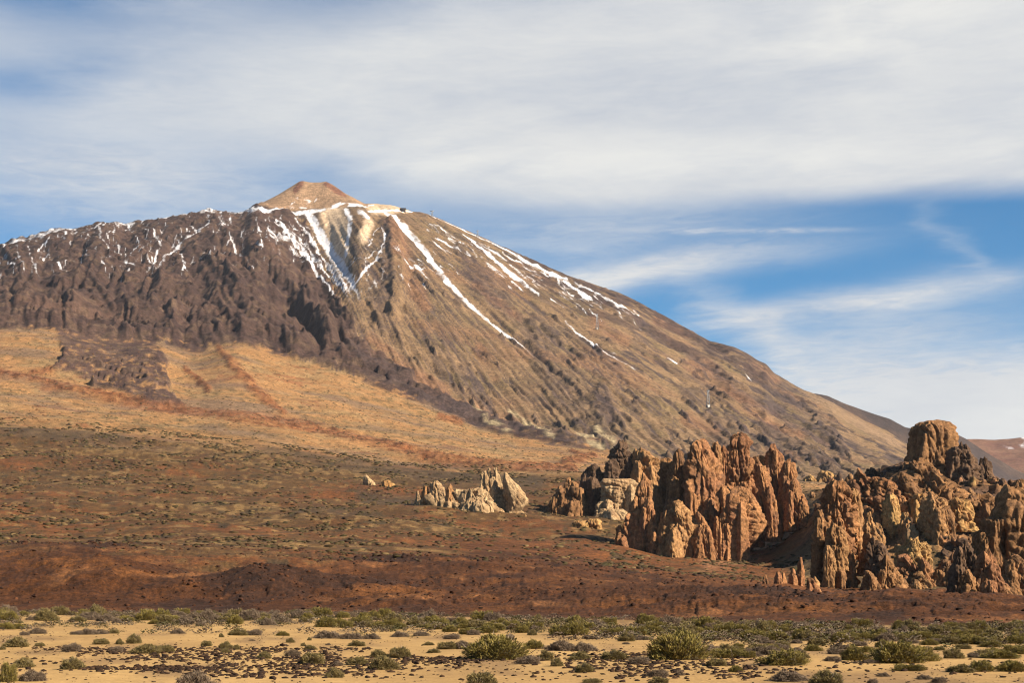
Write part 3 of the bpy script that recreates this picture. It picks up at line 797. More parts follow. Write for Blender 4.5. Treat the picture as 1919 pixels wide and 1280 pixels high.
def ray_ground(px, py, lo=0.0):
    """the first ground point met along a sight line"""
    i, f = column_at(px)
    d = Y[:, i] * (1 - f) + Y[:, i + 1] * f
    z = Zf[:, i] * (1 - f) + Zf[:, i + 1] * f
    p = HY - (z - CH) * F / d
    k = np.where((p <= py) & (d > lo))[0]
    k = k[0] if len(k) else NR - 1
    return float(d[k])


def wpt(px, d):
    return (px - CX) / F * d


# far hills to the right of the cone --------------------------------
def far_ridge(name, pts, d, foot, colour, colour2, label, snowy=False, rough=14):
    p = np.array(pts, float)
    cx = np.arange(p[0, 0], p[-1, 0], 5.0)
    yy = np.interp(cx, p[:, 0], p[:, 1])
    rows = np.concatenate([np.linspace(0, 1, 90), [1.12, 1.5]])
    T, PXX = np.meshgrid(rows, cx, indexing='ij')
    dd = d - foot * (1 - T)
    zc = zof(yy, d)[None, :]
    prof = np.where(T <= 1, 0.25 + 0.75 * np.power(np.clip(T, 0, 1), 1.25), 1 - (T - 1) * 1.6)
    x = (PXX - CX) / F * dd
    z = zc * prof + (ridged(x / 260, dd / 260, 4, 410) * rough + fbm(x / 60, dd / 60, 3, 415) * rough * 0.25) * np.clip(T, 0, 1) * (1.02 - np.clip(T, 0, 0.9))
    c = lerpc(np.broadcast_to(colour, x.shape + (3,)), colour2, n01(fbm(x / 170, dd / 120, 4, 420)))
    s = np.clip(fbm(x / 120, dd / 300, 3, 430) * 1.6 + (T - 0.92) * 3, 0, 0.85) * sst(T, 0.80, 0.93) if snowy else np.zeros(x.shape)
    n, mcol = x.shape
    idx = np.arange(n * mcol).reshape(n, mcol)
    q = np.stack([idx[:-1, :-1], idx[:-1, 1:], idx[1:, 1:], idx[1:, :-1]], -1).reshape(-1, 4)
    o = build(name, np.stack([x, dd, z], -1).reshape(-1, 3), q, M_volc, c.reshape(-1, 3), {"snow": s}, smooth=True)
    return tag(o, label, kind="structure")


far_ridge("dark_hill", [(1440, 742), (1500, 738), (1527, 738), (1552, 743), (1582, 757), (1638, 777), (1668, 786), (1698, 803), (1740, 806), (1789, 813), (1809, 823), (1850, 850), (1900, 880), (1960, 905)], 6300, 1300, C(.045, .032, .030), C(.070, .046, .036),
          "dark lava shoulder descending behind the right flank of the volcano")
far_ridge("reddish_hill", [(1560, 860), (1680, 845), (1760, 833), (1814, 824), (1839, 825), (1864, 826), (1901, 823), (1919, 821), (2060, 812), (2300, 820), (2700, 860), (3200, 900)], 7600, 2300, C(.150, .068, .045), C(.185, .095, .058),
          "distant reddish hill with thin snow patches along its crest", True, 22)

# ------------------------------------------------------------------ crags
rng = np.random.RandomState(5)


def one_tower(prof, depth, seed, thick, flute, strata, lump, amp, n, pal, tilt, res=2.0, jag=1.0):
    p = np.array(prof, float)
    p = np.vstack([p, [p[-1, 0] + 26 * 1000.0 / depth, p[-1, 1] - 4, p[-1, 2] + 4]])
    k = depth / F
    ht = p[-1, 0] - p[0, 0]
    wmax = (p[:, 2] - p[:, 1]).max()
    nz = int(np.clip(ht / res, 14, 85)); nt = int(np.clip(wmax * 2.8 / res, 24, 104))
    tt = np.linspace(0, 1, nz) ** 1.15
    yr_ = p[0, 0] + ht * tt
    xl = np.interp(yr_, p[:, 0], p[:, 1]); xr = np.interp(yr_, p[:, 0], p[:, 2])
    a = (xr - xl) / 2 * k; xc = ((xl + xr) / 2 - CX) * k; zc = CH + (HY - yr_) * k
    amax = wmax / 2 * k
    b = np.maximum(a, 0.30 * amax * np.minimum(1, tt * 8)) * thick
    ph = np.linspace(0, 2 * np.pi, nt, endpoint=False)
    ph = ph - 0.4 * np.cos(ph)
    cs, sn_ = np.cos(ph), np.sin(ph)
    rk = np.random.RandomState(seed)                 # a prism of a few flat joint faces with sharp edges between them
    sides = rk.randint(8, 11) if n >= 3 else rk.randint(4, 7)
    fk = np.arange(sides) * 2 * np.pi / sides + rk.uniform(-0.35, 0.35, sides) + rk.rand() * 6.28
    dk_ = rk.uniform(0.72, 1.0, sides)
    cc_ = np.cos(ph[None, :] - fk[:, None])
    rd = np.min(np.where(cc_ > 0.12, dk_[:, None] / np.maximum(cc_, 0.12), 9.0), 0)
    ux, uy = rd * cs, rd * sn_
    ux = (ux - (ux.max() + ux.min()) / 2); ux /= np.abs(ux).max()
    uy = (uy - (uy.max() + uy.min()) / 2); uy /= np.abs(uy).max()
    gxx = xc[:, None] + a[:, None] * ux[None]; gyy = depth + b[:, None] * uy[None]; gzz = np.repeat(zc[:, None], nt, 1)
    wob = n3d(gxx / 12, gyy / 12, gzz / 18, seed) * 0.9
    fx, fy = (gxx + wob + tilt * gzz), gyy + wob
    sc = np.clip(amax * 0.52, 1.8, 8.0)
    cv, ce = cells(fx / sc, fy / sc, (gzz + 2 * wob) / (sc * 5.0), seed + 1)                 # tall joint columns
    cv2, ce2 = cells(fx / (sc * .38), fy / (sc * .38), gzz / (sc * 2.6), seed + 2)
    bv, be = cells((gxx + 0.45 * gzz) / (sc * 1.3), gyy / (sc * 1.3), (gzz - 0.35 * gxx) / (sc * 1.5), seed + 3)    # blocks
    bv2, be2 = cells(gxx / (sc * .5), gyy / (sc * .5), gzz / (sc * .42), seed + 4)
    lz = gzz + wob * 0.5 + 0.15 * gxx
    lay = np.tanh(3 * n3d(gxx / 14, gyy / 14, lz / 1.7, seed + 5)) + 0.6 * n3d(gxx / 6, gyy / 6, lz / 0.7, seed + 6)
    q1 = 1 - 2 * np.abs(n3d(fx / (sc * 1.5), fy / (sc * 1.5), gzz / (sc * 6), seed + 7))
    l3 = n3d(gxx / 1.5, gyy / 1.5, gzz / 1.8, seed + 8)
    crack = lambda e: -1.5 * np.clip(1 - e / 0.2, 0, 1)
    rel = flute * (cv * 0.27 + crack(ce) * 0.30 + cv2 * 0.11 + crack(ce2) * 0.10) + strata * lay * 0.16 \
        + lump * (bv * 0.26 + crack(be) * 0.14 + bv2 * 0.10 + crack(be2) * 0.05) + 0.02 * l3 + 0.02
    taper = np.minimum(1, tt * 9 + 0.25)[:, None]
    size = np.minimum(np.maximum(a, 0.45 * amax), 11.0)[:, None] * amp
    disp = rel * size * 0.60 * taper
    gxx = gxx + disp * ux[None]; gyy = gyy + disp * uy[None]
    topw = np.exp(-tt * 5)[:, None]
    gzz = gzz + (cv * 0.30 * flute + bv * 0.20 * lump + cv2 * 0.18) * size * jag * topw
    c0, c1, c2 = pal
    t1 = n3d(gxx / 16, gyy / 16, gzz / 16, seed + 8) + 0.5 * n3d(gxx / 5, gyy / 5, gzz / 7, seed + 9) + 0.25 * cv2
    t2 = n3d(gxx / 6, gyy / 6, gzz / 24, seed + 10) + 0.6 * lay * (0.2 + strata * 0.5) + 0.3 * bv2
    cc = lerpc(np.broadcast_to(c0, gxx.shape + (3,)), c1, n01(t1, -0.3, 0.6))
    cc = lerpc(cc, c2, 0.7 * n01(t2, 0.1, 0.8))
    VV = np.stack([gxx, gyy, gzz], -1).reshape(-1, 3)
    VV = np.vstack([VV, [[gxx[0].mean(), gyy[0].mean(), gzz[0].mean() + 0.2]]])
    cc = np.vstack([cc.reshape(-1, 3), cc[0].mean(0)[None]])
    idx = np.arange(nz * nt).reshape(nz, nt)
    nx = np.roll(idx, -1, 1)
    q = np.stack([idx[:-1], idx[1:], nx[1:], nx[:-1]], -1).reshape(-1, 4)
    tri = np.concatenate([q[:, :3], q[:, [0, 2, 3]], np.stack([np.full(nt, nz * nt), idx[0], nx[0]], -1)])
    return VV, tri, cc


def crag_part(name, parent, origin, prof, depth, seed, thick=0.9, flute=1.0, strata=0.0, lump=0.4, amp=1.0, n=2.6, pal=None, tilt=0.0, ribs=None, jag=1.0):
    """a rock tower: outline given as (row, left, right) in the photograph's pixels and turned to metres at its depth;
    ribs are the lesser fins that grow out of its sides"""
    p = np.array(prof, float)
    out = [one_tower(prof, depth, seed, thick, flute, strata, lump, amp, n, pal, tilt, jag=jag)]
    rs_ = np.random.RandomState(seed + int(p[0, 1]))
    wmax = (p[:, 2] - p[:, 1]).max(); ht = p[-1, 0] - p[0, 0]
    if ribs is None:
        ribs = int(np.clip(wmax * ht / 900, 0, 3))
    for i in range(ribs):
        f = rs_.uniform(0.10, 0.62)
        y0 = p[0, 0] + ht * f
        ang = rs_.uniform(-0.15, 1.15) * np.pi            # mostly the near side
        xl, xr = np.interp(y0, p[:, 0], p[:, 1]), np.interp(y0, p[:, 0], p[:, 2])
        a = (xr - xl) / 2; xm = (xl + xr) / 2
        xc = xm + np.cos(ang) * a * 0.86
        dd = depth - np.sin(ang) * a * 0.86 * thick * depth / F
        w0 = wmax * rs_.uniform(0.10, 0.17)
        w1_ = wmax * rs_.uniform(0.18, 0.32)
        drift = np.cos(ang) * wmax * rs_.uniform(0.0, 0.10)
        yb = p[-1, 0]
        pr = [(y0 - rs_.uniform(1, 5), xc - w0 * .4, xc + w0 * .4), (y0 + 3, xc - w0, xc + w0), (y0 + (yb - y0) * .35, xc - w1_ * .75 + drift * .4, xc + w1_ * .75 + drift * .4), (yb, xc - w1_ + drift, xc + w1_ + drift)]
        out.append(one_tower(pr, dd, seed + 31 + i * 3, 1.3, flute, strata, lump, amp, 2.4, pal, tilt, 3.0, jag))
    off = 0; VV, TT, CC = [], [], []
    for v, t, c in out:
        VV.append(v); TT.append(t + off); CC.append(c); off += len(v)
    return build(name, np.vstack(VV) - np.array(origin), np.vstack(TT), M_rock, np.vstack(CC), parent=parent, smooth=False)


P_OR = (C(.305, .147, .062), C(.235, .106, .050), C(.115, .058, .034))
P_TAN = (C(.325, .175, .074), C(.265, .135, .056), C(.16, .086, .044))
P_PALE = (C(.37, .250, .135), C(.33, .205, .105), C(.23, .138, .075))
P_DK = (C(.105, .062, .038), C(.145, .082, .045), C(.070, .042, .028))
P_BR = (C(.205, .104, .046), C(.255, .130, .055), C(.105, .057, .033))
P_YEL = (C(.36, .215, .082), C(.30, .155, .058), C(.17, .092, .043))


def crag(name, anchor, label, parts, cat="rock outcrop", group=None, lo=350.0):
    d0 = ray_ground(anchor[0], anchor[1], lo)
    x0 = wpt(anchor[0], d0)
    loc = (x0, d0, CH + (HY - anchor[1]) / F * d0)
    root = empty(name, loc)
    tag(root, label, cat, group)
    for i, (pname, off, prof, kw) in enumerate(parts):
        crag_part(pname, root, loc, prof, d0 + off, 20 + i * 7 + int(anchor[0]) % 90, **kw)
    return root, d0


fl = lambda **k: dict(dict(flute=0.8, strata=0.15, lump=0.7, pal=P_OR), **k)
crag("rock_outcrop", (712, 913), "small pale knob of rock alone on the scrub slope beside the larger pale outcrop", [
    ("knob", 0, [(893, 682, 689), (898, 680, 697), (906, 680, 705), (914, 681, 708)], fl(pal=P_PALE, lump=1.0, flute=.6)),
    ("knob", 3, [(902, 717, 729), (907, 712, 736), (914, 711, 740)], fl(pal=P_YEL, lump=1.0, flute=.6))])
crag("rock_outcrop", (890, 957), "pale cream outcrop with three thin spires, standing alone on the slope", [
    ("spire", 6, [(872, 926, 932), (880, 923, 935), (895, 921, 938), (915, 917, 944), (938, 912, 952), (960, 908, 958)], fl(pal=P_PALE)),
    ("spire", 3, [(885, 902, 911), (895, 901, 913), (912, 900, 920), (935, 896, 930), (960, 894, 936)], fl(pal=P_PALE)),
    ("spire", 8, [(879, 914, 919), (890, 912, 922), (915, 908, 926), (958, 902, 932)], fl(pal=P_PALE)),
    ("slab", -4, [(887, 945, 951), (896, 942, 958), (910, 941, 972), (925, 943, 984), (937, 946, 990), (948, 948, 987), (960, 946, 974)], fl(pal=P_PALE, lump=.8, flute=.3, amp=.6, ribs=0)),
    ("knob", 4, [(902, 810, 820), (907, 806, 827), (918, 804, 832), (935, 803, 836), (946, 803, 838)], fl(pal=P_PALE, lump=.8)),
    ("buttress", 2, [(909, 841, 846), (918, 836, 850), (935, 832, 858), (952, 832, 864)], fl(pal=P_TAN)),
    ("buttress", 4, [(914, 824, 832), (922, 820, 838), (949, 818, 846)], fl(pal=P_PALE)),
    ("ridge", 5, [(926, 806, 900), (932, 794, 940), (946, 786, 968), (962, 780, 984)], fl(pal=P_PALE, thick=.22, n=3.4, ribs=0)),
    ("wall", 0, [(919, 854, 900), (924, 850, 912), (940, 846, 928), (955, 850, 944), (962, 852, 946)], fl(pal=P_PALE, thick=.4)),
    ("buttress", -6, [(936, 880, 900), (942, 872, 920), (955, 866, 940), (963, 864, 944)], fl(pal=P_PALE, thick=.5)),
    ("knob", 4, [(912, 794, 801), (920, 791, 803), (935, 788, 805)], fl(pal=P_TAN)),
    ("knob", 5, [(921, 780, 785), (929, 778, 788), (936, 777, 790)], fl(pal=P_PALE))])
crag("rock_outcrop", (1150, 968), "dark layered rock tower above a square cream coloured cliff", [
    ("tower", 16, [(831, 1160, 1170), (838, 1150, 1177), (850, 1142, 1180), (868, 1137, 1182), (885, 1128, 1184), (905, 1122, 1190), (935, 1116, 1192), (975, 1110, 1196)], fl(pal=P_DK, strata=1.3, flute=.4)),
    ("peak", 8, [(839, 1193, 1202), (848, 1186, 1212), (860, 1183, 1222), (872, 1181, 1234), (885, 1180, 1240), (940, 1178, 1242), (980, 1176, 1244)], fl(pal=P_TAN, lump=.9)),
    ("peak", 14, [(858, 1226, 1234), (866, 1220, 1240), (900, 1216, 1244), (975, 1212, 1248)], fl(pal=P_TAN)),
    ("ridge", 10, [(872, 1104, 1114), (880, 1098, 1122), (900, 1090, 1130), (930, 1076, 1135), (965, 1062, 1140)], fl(pal=P_DK, strata=.8)),
    ("ridge", 6, [(897, 1062, 1069), (905, 1058, 1084), (925, 1046, 1098), (965, 1032, 1110)], fl(pal=P_BR)),
    ("ridge", 4, [(913, 1047, 1053), (925, 1038, 1062), (962, 1028, 1072)], fl(pal=P_BR)),
    ("cliff", -8, [(899, 1130, 1188), (906, 1126, 1193), (935, 1122, 1192), (955, 1118, 1188), (974, 1110, 1184)], fl(pal=P_PALE, strata=1.0, flute=.3, lump=.6, n=4.5, thick=.55, ribs=2, jag=.3)),
    ("ledge", -20, [(955, 1124, 1150), (960, 1116, 1178), (974, 1108, 1184)], fl(pal=P_PALE, strata=1.0, flute=.2, lump=.8, thick=.5))])
crag("rock_outcrop", (1100, 990), "low heap of yellow rock slabs on the ground below the cream cliff", [
    ("slab", 0, [(978, 1078, 1098), (983, 1070, 1106), (992, 1070, 1108)], fl(pal=P_YEL, lump=1.2, strata=1.0, flute=.3)),
    ("slab", 2, [(974, 1106, 1122), (980, 1098, 1128), (990, 1096, 1128)], fl(pal=P_YEL, lump=1.2, strata=1.0, flute=.3))])
S2 = fl(strata=.25)
crag("rock_outcrop", (1270, 1036), "great cluster of fluted orange brown rock fins and spires with shadowed gaps", [
    ("wall", 44, [(862, 1240, 1250), (870, 1233, 1262), (890, 1229, 1290), (940, 1226, 1292), (1000, 1224, 1300), (1034, 1222, 1300)], fl(pal=P_BR, thick=.35)),
    ("spire", 36, [(846, 1266, 1278), (852, 1259, 1283), (870, 1254, 1286), (900, 1250, 1290), (970, 1248, 1292)], fl(pal=P_BR)),
    ("fin", 12, [(831, 1304, 1318), (840, 1296, 1330), (855, 1289, 1341), (880, 1284, 1352), (910, 1282, 1360), (940, 1283, 1365), (962, 1285, 1367), (1030, 1285, 1367)], fl(amp=1.1)),
    ("spire", 22, [(830, 1337, 1345), (838, 1332, 1350), (860, 1328, 1353), (900, 1326, 1357), (970, 1324, 1360)], fl(pal=P_BR)),
    ("peak", 28, [(814, 1375, 1387), (820, 1368, 1395), (835, 1362, 1404), (860, 1356, 1412), (895, 1354, 1415), (940, 1352, 1417), (1000, 1350, 1420)], fl(amp=1.15)),
    ("spire", 24, [(838, 1352, 1359), (850, 1347, 1366), (880, 1344, 1370), (960, 1340, 1374)], fl()),
    ("spire", 30, [(835, 1445, 1452), (845, 1440, 1460), (862, 1436, 1467), (890, 1432, 1470), (965, 1430, 1472)], fl()),
    ("saddle", 34, [(856, 1416, 1426), (862, 1408, 1440), (900, 1404, 1446), (965, 1400, 1450)], fl(pal=P_BR)),
    ("fin", 4, [(870, 1414, 1424), (876, 1412, 1438), (900, 1414, 1446), (930, 1420, 1452), (960, 1428, 1460), (988, 1434, 1466)], fl()),
    ("fin", 18, [(866, 1476, 1484), (872, 1466, 1490), (890, 1460, 1496), (920, 1458, 1503), (950, 1457, 1509), (970, 1456, 1512)], fl()),
    ("buttress", 6, [(900, 1480, 1492), (915, 1474, 1500), (940, 1470, 1510), (968, 1466, 1516)], fl()),
    ("slab", -14, [(912, 1375, 1391), (918, 1368, 1404), (935, 1364, 1420), (960, 1362, 1431), (985, 1362, 1439), (1000, 1360, 1436), (1020, 1358, 1420), (1040, 1356, 1404)], fl(flute=.35, strata=.9, lump=.25, amp=.7, tilt=-.8, ribs=2)),
    ("buttress", -22, [(940, 1263, 1271), (948, 1254, 1284), (965, 1246, 1300), (985, 1241, 1311), (1010, 1238, 1314), (1040, 1236, 1316)], fl(pal=P_TAN)),
    ("fin", -26, [(960, 1304, 1311), (972, 1302, 1322), (995, 1302, 1332), (1020, 1302, 1337), (1046, 1300, 1339)], fl()),
    ("spire", -20, [(954, 1355, 1361), (965, 1350, 1367), (985, 1344, 1374), (1010, 1338, 1376), (1034, 1336, 1378)], fl()),
    ("spire", -24, [(968, 1340, 1345), (980, 1337, 1350), (1032, 1333, 1354)], fl()),
    ("buttress", -4, [(893, 1201, 1210), (905, 1196, 1222), (930, 1188, 1226), (960, 1178, 1226), (985, 1166, 1226), (1005, 1156, 1226), (1022, 1150, 1228)], fl()),
    ("buttress", -14, [(935, 1212, 1222), (950, 1206, 1226), (980, 1200, 1227), (1012, 1192, 1230)], fl()),
    ("spire", -10, [(985, 1158, 1164), (995, 1153, 1168), (1022, 1150, 1172)], fl()),
    ("spire", -26, [(1000, 1222, 1228), (1012, 1218, 1232), (1032, 1214, 1236)], fl())])
crag("rock_tower", (1740, 888), "massive flat topped brown rock tower crowning the rocky hill against the sky", [
    ("tower", 8, [(788, 1738, 1756), (790, 1728, 1765), (793, 1717, 1775), (800, 1708, 1781), (806, 1703, 1785), (815, 1700, 1788), (830, 1698, 1789), (850, 1694, 1787), (865, 1688, 1785), (880, 1681, 1784), (900, 1672, 1790)], fl(pal=P_BR, lump=.7, n=3.2, amp=.6, ribs=0, jag=.3, flute=.9)),
    ("shoulder", 6, [(803, 1777, 1785), (810, 1772, 1790), (850, 1768, 1789), (900, 1764, 1792)], fl(pal=P_BR)),
    ("pedestal", -4, [(872, 1694, 1730), (878, 1684, 1770), (886, 1674, 1782), (904, 1664, 1796)], fl(pal=P_BR, lump=1.2, flute=.4, ribs=0, n=3.4))], "rock tower")
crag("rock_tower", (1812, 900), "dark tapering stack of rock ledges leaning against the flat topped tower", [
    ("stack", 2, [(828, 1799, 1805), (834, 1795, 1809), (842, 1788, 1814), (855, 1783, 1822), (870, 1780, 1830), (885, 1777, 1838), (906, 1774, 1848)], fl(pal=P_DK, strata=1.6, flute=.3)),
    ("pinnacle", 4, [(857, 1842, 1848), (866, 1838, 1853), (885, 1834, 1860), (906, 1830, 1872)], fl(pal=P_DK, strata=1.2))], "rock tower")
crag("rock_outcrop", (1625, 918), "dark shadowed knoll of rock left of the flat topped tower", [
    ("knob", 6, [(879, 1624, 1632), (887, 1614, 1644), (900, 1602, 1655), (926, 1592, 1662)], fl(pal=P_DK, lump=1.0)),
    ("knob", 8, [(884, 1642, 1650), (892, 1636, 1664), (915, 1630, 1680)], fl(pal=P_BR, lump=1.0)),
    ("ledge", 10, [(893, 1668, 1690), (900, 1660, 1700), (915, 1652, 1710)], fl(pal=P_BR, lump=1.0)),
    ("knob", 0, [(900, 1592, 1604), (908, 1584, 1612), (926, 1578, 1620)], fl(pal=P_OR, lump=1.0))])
crag("rock_outcrop", (1545, 903), "cream rocks in the saddle between the fluted cluster and the rocky hill", [
    ("knob", 0, [(884, 1540, 1552), (889, 1534, 1560), (904, 1530, 1568)], fl(pal=P_YEL, lump=1.0)),
    ("knob", 2, [(892, 1562, 1572), (898, 1556, 1580), (908, 1552, 1586)], fl(pal=P_TAN, lump=1.0)),
    ("knob", 4, [(893, 1512, 1524), (898, 1506, 1532), (908, 1502, 1538)], fl(pal=P_YEL, lump=1.0))])
LB = lambda **k: fl(**dict(dict(lump=1.0, flute=.7), **k))
crag("rock_outcrop", (1568, 1100), "tall knobbly orange crag at the left end of the rocky hill", [
    ("crag_face", 14, [(903, 1562, 1578), (915, 1549, 1590), (940, 1541, 1597), (970, 1536, 1602), (1000, 1538, 1604), (1030, 1540, 1605), (1070, 1541, 1602), (1106, 1538, 1600)], LB(amp=.9)),
    ("buttress", 8, [(958, 1530, 1541), (973, 1522, 1548), (1000, 1520, 1554), (1040, 1520, 1556), (1075, 1518, 1560)], LB(pal=P_BR)),
    ("buttress", 2, [(1000, 1566, 1588), (1018, 1560, 1602), (1060, 1557, 1604), (1090, 1558, 1600)], LB()),
    ("pillar", -6, [(1024, 1547, 1555), (1038, 1543, 1562), (1075, 1541, 1563), (1106, 1539, 1565)], fl(pal=P_TAN)),
    ("knob", 16, [(916, 1594, 1604), (928, 1586, 1612), (960, 1582, 1618), (1000, 1580, 1622)], LB(pal=P_TAN)),
    ("knob", 0, [(984, 1560, 1570), (994, 1552, 1578), (1020, 1548, 1584)], LB(pal=P_TAN)),
    ("knob", -4, [(1070, 1568, 1580), (1080, 1562, 1590), (1100, 1558, 1596)], LB(pal=P_BR))])
crag("rock_outcrop", (1650, 1102), "broad dark brown crag at the foot of the rocky hill", [
    ("crag_face", 6, [(1008, 1630, 1641), (1030, 1622, 1660), (1060, 1615, 1676), (1088, 1614, 1684), (1108, 1616, 1688)], LB(pal=P_DK)),
    ("knob", -2, [(1045, 1656, 1666), (1060, 1648, 1676), (1090, 1644, 1686), (1106, 1642, 1690)], LB(pal=P_BR)),
    ("knob", -6, [(1072, 1622, 1632), (1084, 1616, 1644), (1106, 1612, 1652)], LB(pal=P_BR)),
    ("pillar", 14, [(965, 1624, 1632), (985, 1618, 1640), (1030, 1612, 1648)], LB(pal=P_TAN))])
crag("rock_outcrop", (1690, 1008), "lumpy golden crags in the middle of the rocky hill", [
    ("knob", 12, [(930, 1661, 1674), (942, 1654, 1684), (970, 1651, 1690), (1005, 1648, 1694)], LB(pal=P_YEL)),
    ("knob", 14, [(926, 1714, 1728), (936, 1706, 1738), (965, 1700, 1744)], LB(pal=P_YEL)),
    ("knob", -4, [(963, 1692, 1702), (982, 1685, 1712), (1012, 1680, 1718)], LB(pal=P_TAN)),
    ("knob", -8, [(985, 1704, 1714), (996, 1698, 1722), (1014, 1694, 1726)], LB(pal=P_PALE)),
    ("knob", 0, [(985, 1640, 1650), (1000, 1634, 1660), (1022, 1630, 1668)], LB(pal=P_TAN))])
crag("rock_outcrop", (1755, 1012), "blocky golden crag with dark clefts below the dark tapering stack", [
    ("crag_face", 6, [(928, 1740, 1752), (943, 1729, 1770), (970, 1722, 1780), (1000, 1720, 1786), (1018, 1718, 1790)], LB(pal=P_TAN)),
    ("knob", 2, [(950, 1768, 1778), (962, 1760, 1786), (1010, 1756, 1794)], LB(pal=P_BR)),
    ("knob", 10, [(938, 1786, 1800), (946, 1776, 1816), (965, 1770, 1826)], LB(pal=P_YEL))])
crag("rock_outcrop", (1700, 985), "broken ledges of brown rock forming the body of the rocky hill", [
    ("ledge", 26, [(897, 1606, 1640), (912, 1592, 1690), (940, 1586, 1720), (990, 1590, 1740)], LB(pal=P_OR, n=3.4, lump=1.5, amp=.9, ribs=3)),
    ("ledge", 24, [(902, 1692, 1756), (918, 1682, 1800), (950, 1676, 1832), (1000, 1680, 1844)], LB(pal=P_BR, n=3.4, lump=1.5, amp=.9, ribs=3)),
    ("ledge", 2, [(1004, 1592, 1630), (1020, 1586, 1656), (1058, 1590, 1676)], LB(pal=P_TAN, lump=1.4)),
    ("ledge", 6, [(930, 1812, 1850), (942, 1800, 1872), (985, 1790, 1890)], LB(pal=P_BR, n=3.4, lump=1.4)),
    ("ledge", -2, [(1012, 1742, 1786), (1022, 1730, 1800), (1044, 1724, 1806)], LB(pal=P_YEL, lump=1.4))])
crag("rock_outcrop", (1725, 1100), "low broken orange rocks filling the hollow between the two dark crags", [
    ("knob", 8, [(1036, 1694, 1712), (1048, 1684, 1732), (1075, 1678, 1748), (1104, 1674, 1762)], LB(lump=1.4, amp=1.1)),
    ("knob", 4, [(1052, 1764, 1778), (1068, 1756, 1794), (1108, 1748, 1802)], LB(pal=P_BR, lump=1.4, amp=1.1)),
    ("knob", 0, [(1076, 1712, 1726), (1086, 1704, 1740), (1106, 1698, 1750)], LB(pal=P_TAN, lump=1.4)),
    ("knob", -4, [(1086, 1680, 1692), (1094, 1674, 1702), (1108, 1670, 1708)], LB(pal=P_BR, lump=1.4)),
    ("knob", 14, [(1012, 1700, 1722), (1024, 1690, 1740), (1046, 1684, 1752)], LB(pal=P_YEL, lump=1.4))])
crag("rock_outcrop", (1890, 1112), "tall rounded brown crag at the right edge of the picture", [
    ("crag_face", 10, [(918, 1884, 1902), (932, 1866, 1940), (960, 1848, 1962), (1000, 1842, 1980), (1050, 1838, 1992), (1118, 1836, 2005)], LB(pal=P_BR, amp=.7)),
    ("pillar", 20, [(900, 1905, 1915), (912, 1896, 1924), (960, 1888, 1932)], LB(pal=P_BR)),
    ("buttress", -8, [(1040, 1892, 1906), (1056, 1884, 1922), (1090, 1878, 1936), (1116, 1876, 1944)], LB(pal=P_BR)),
    ("pillar", 0, [(1000, 1838, 1846), (1015, 1832, 1852), (1060, 1826, 1858)], LB(pal=P_BR))])
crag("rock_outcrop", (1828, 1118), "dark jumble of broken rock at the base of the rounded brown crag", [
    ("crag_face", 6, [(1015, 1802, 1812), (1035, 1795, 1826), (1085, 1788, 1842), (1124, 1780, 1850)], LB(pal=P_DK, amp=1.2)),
    ("knob", -4, [(1035, 1840, 1858), (1056, 1832, 1876), (1090, 1824, 1888), (1126, 1818, 1896)], LB(pal=P_OR)),
    ("knob", -8, [(1070, 1806, 1818), (1084, 1798, 1830), (1124, 1792, 1840)], LB(pal=P_BR)),
    ("knob", -12, [(1090, 1846, 1858), (1100, 1838, 1868), (1126, 1832, 1876)], LB(pal=P_OR)),
    ("knob", -6, [(1098, 1872, 1884), (1108, 1864, 1894), (1126, 1860, 1900)], LB(pal=P_BR))])
crag("rock_outcrop", (1470, 1098), "row of small orange rock teeth in front of the rocky hill", [
    ("tooth", 6, [(1046, 1498, 1503), (1058, 1494, 1506), (1094, 1490, 1509)], fl()),
    ("tooth", 0, [(1072, 1455, 1460), (1084, 1451, 1467), (1101, 1449, 1468)], fl()),
    ("tooth", 3, [(1066, 1482, 1488), (1078, 1478, 1494), (1099, 1475, 1497)], fl()),
    ("tooth", 1, [(1080, 1431, 1436), (1090, 1428, 1441), (1101, 1426, 1443)], fl()),
    ("tooth", 2, [(1074, 1466, 1470), (1086, 1463, 1473), (1100, 1461, 1475)], fl()),
    ("tooth", -2, [(1082, 1524, 1529), (1090, 1520, 1534), (1104, 1517, 1538)], fl(pal=P_TAN))])
crag("rock_outcrop", (1524, 1119), "single squat orange rock beside the row of rock teeth", [
    ("boulder", 0, [(1085, 1513, 1523), (1095, 1509, 1531), (1108, 1507, 1538), (1120, 1507, 1542)], LB())])

# loose boulders ------------------------------------------------------
def stone_mesh(seed, sub=2, mat=M_rock, pal=P_BR, squash=0.7):
    import bmesh
    bm = bmesh.new()
    bmesh.ops.create_icosphere(bm, subdivisions=sub, radius=0.5)
    v = np.array([q.co[:] for q in bm.verts])
    f = np.array([[w.index for w in p.verts] for p in bm.faces])
    bm.free()
    r = 1 + 0.55 * n3d(v[:, 0] * 1.6, v[:, 1] * 1.6, v[:, 2] * 1.6, seed) + 0.25 * n3d(v[:, 0] * 4, v[:, 1] * 4, v[:, 2] * 4, seed + 3)
    cvv, cee = cells(v[:, 0] * 2.2 + 20, v[:, 1] * 2.2 + 20, v[:, 2] * 1.6 + 20, seed)
    v = v * (r * (1 + 0.34 * cvv) * (1 - 0.25 * np.clip(1 - cee / 0.2, 0, 1)))[:, None]
    v[:, 2] *= squash
    c = lerpc(np.broadcast_to(pal[0], v.shape), pal[2], n01(n3d(v[:, 0] * 2, v[:, 1] * 2, v[:, 2] * 2, seed + 5)))
    return v, f, c


def mesh_only(name, v, f, c, mat):
    o = build(name, v, f, mat, c)
    me = o.data
    bpy.data.objects.remove(o)
    return me


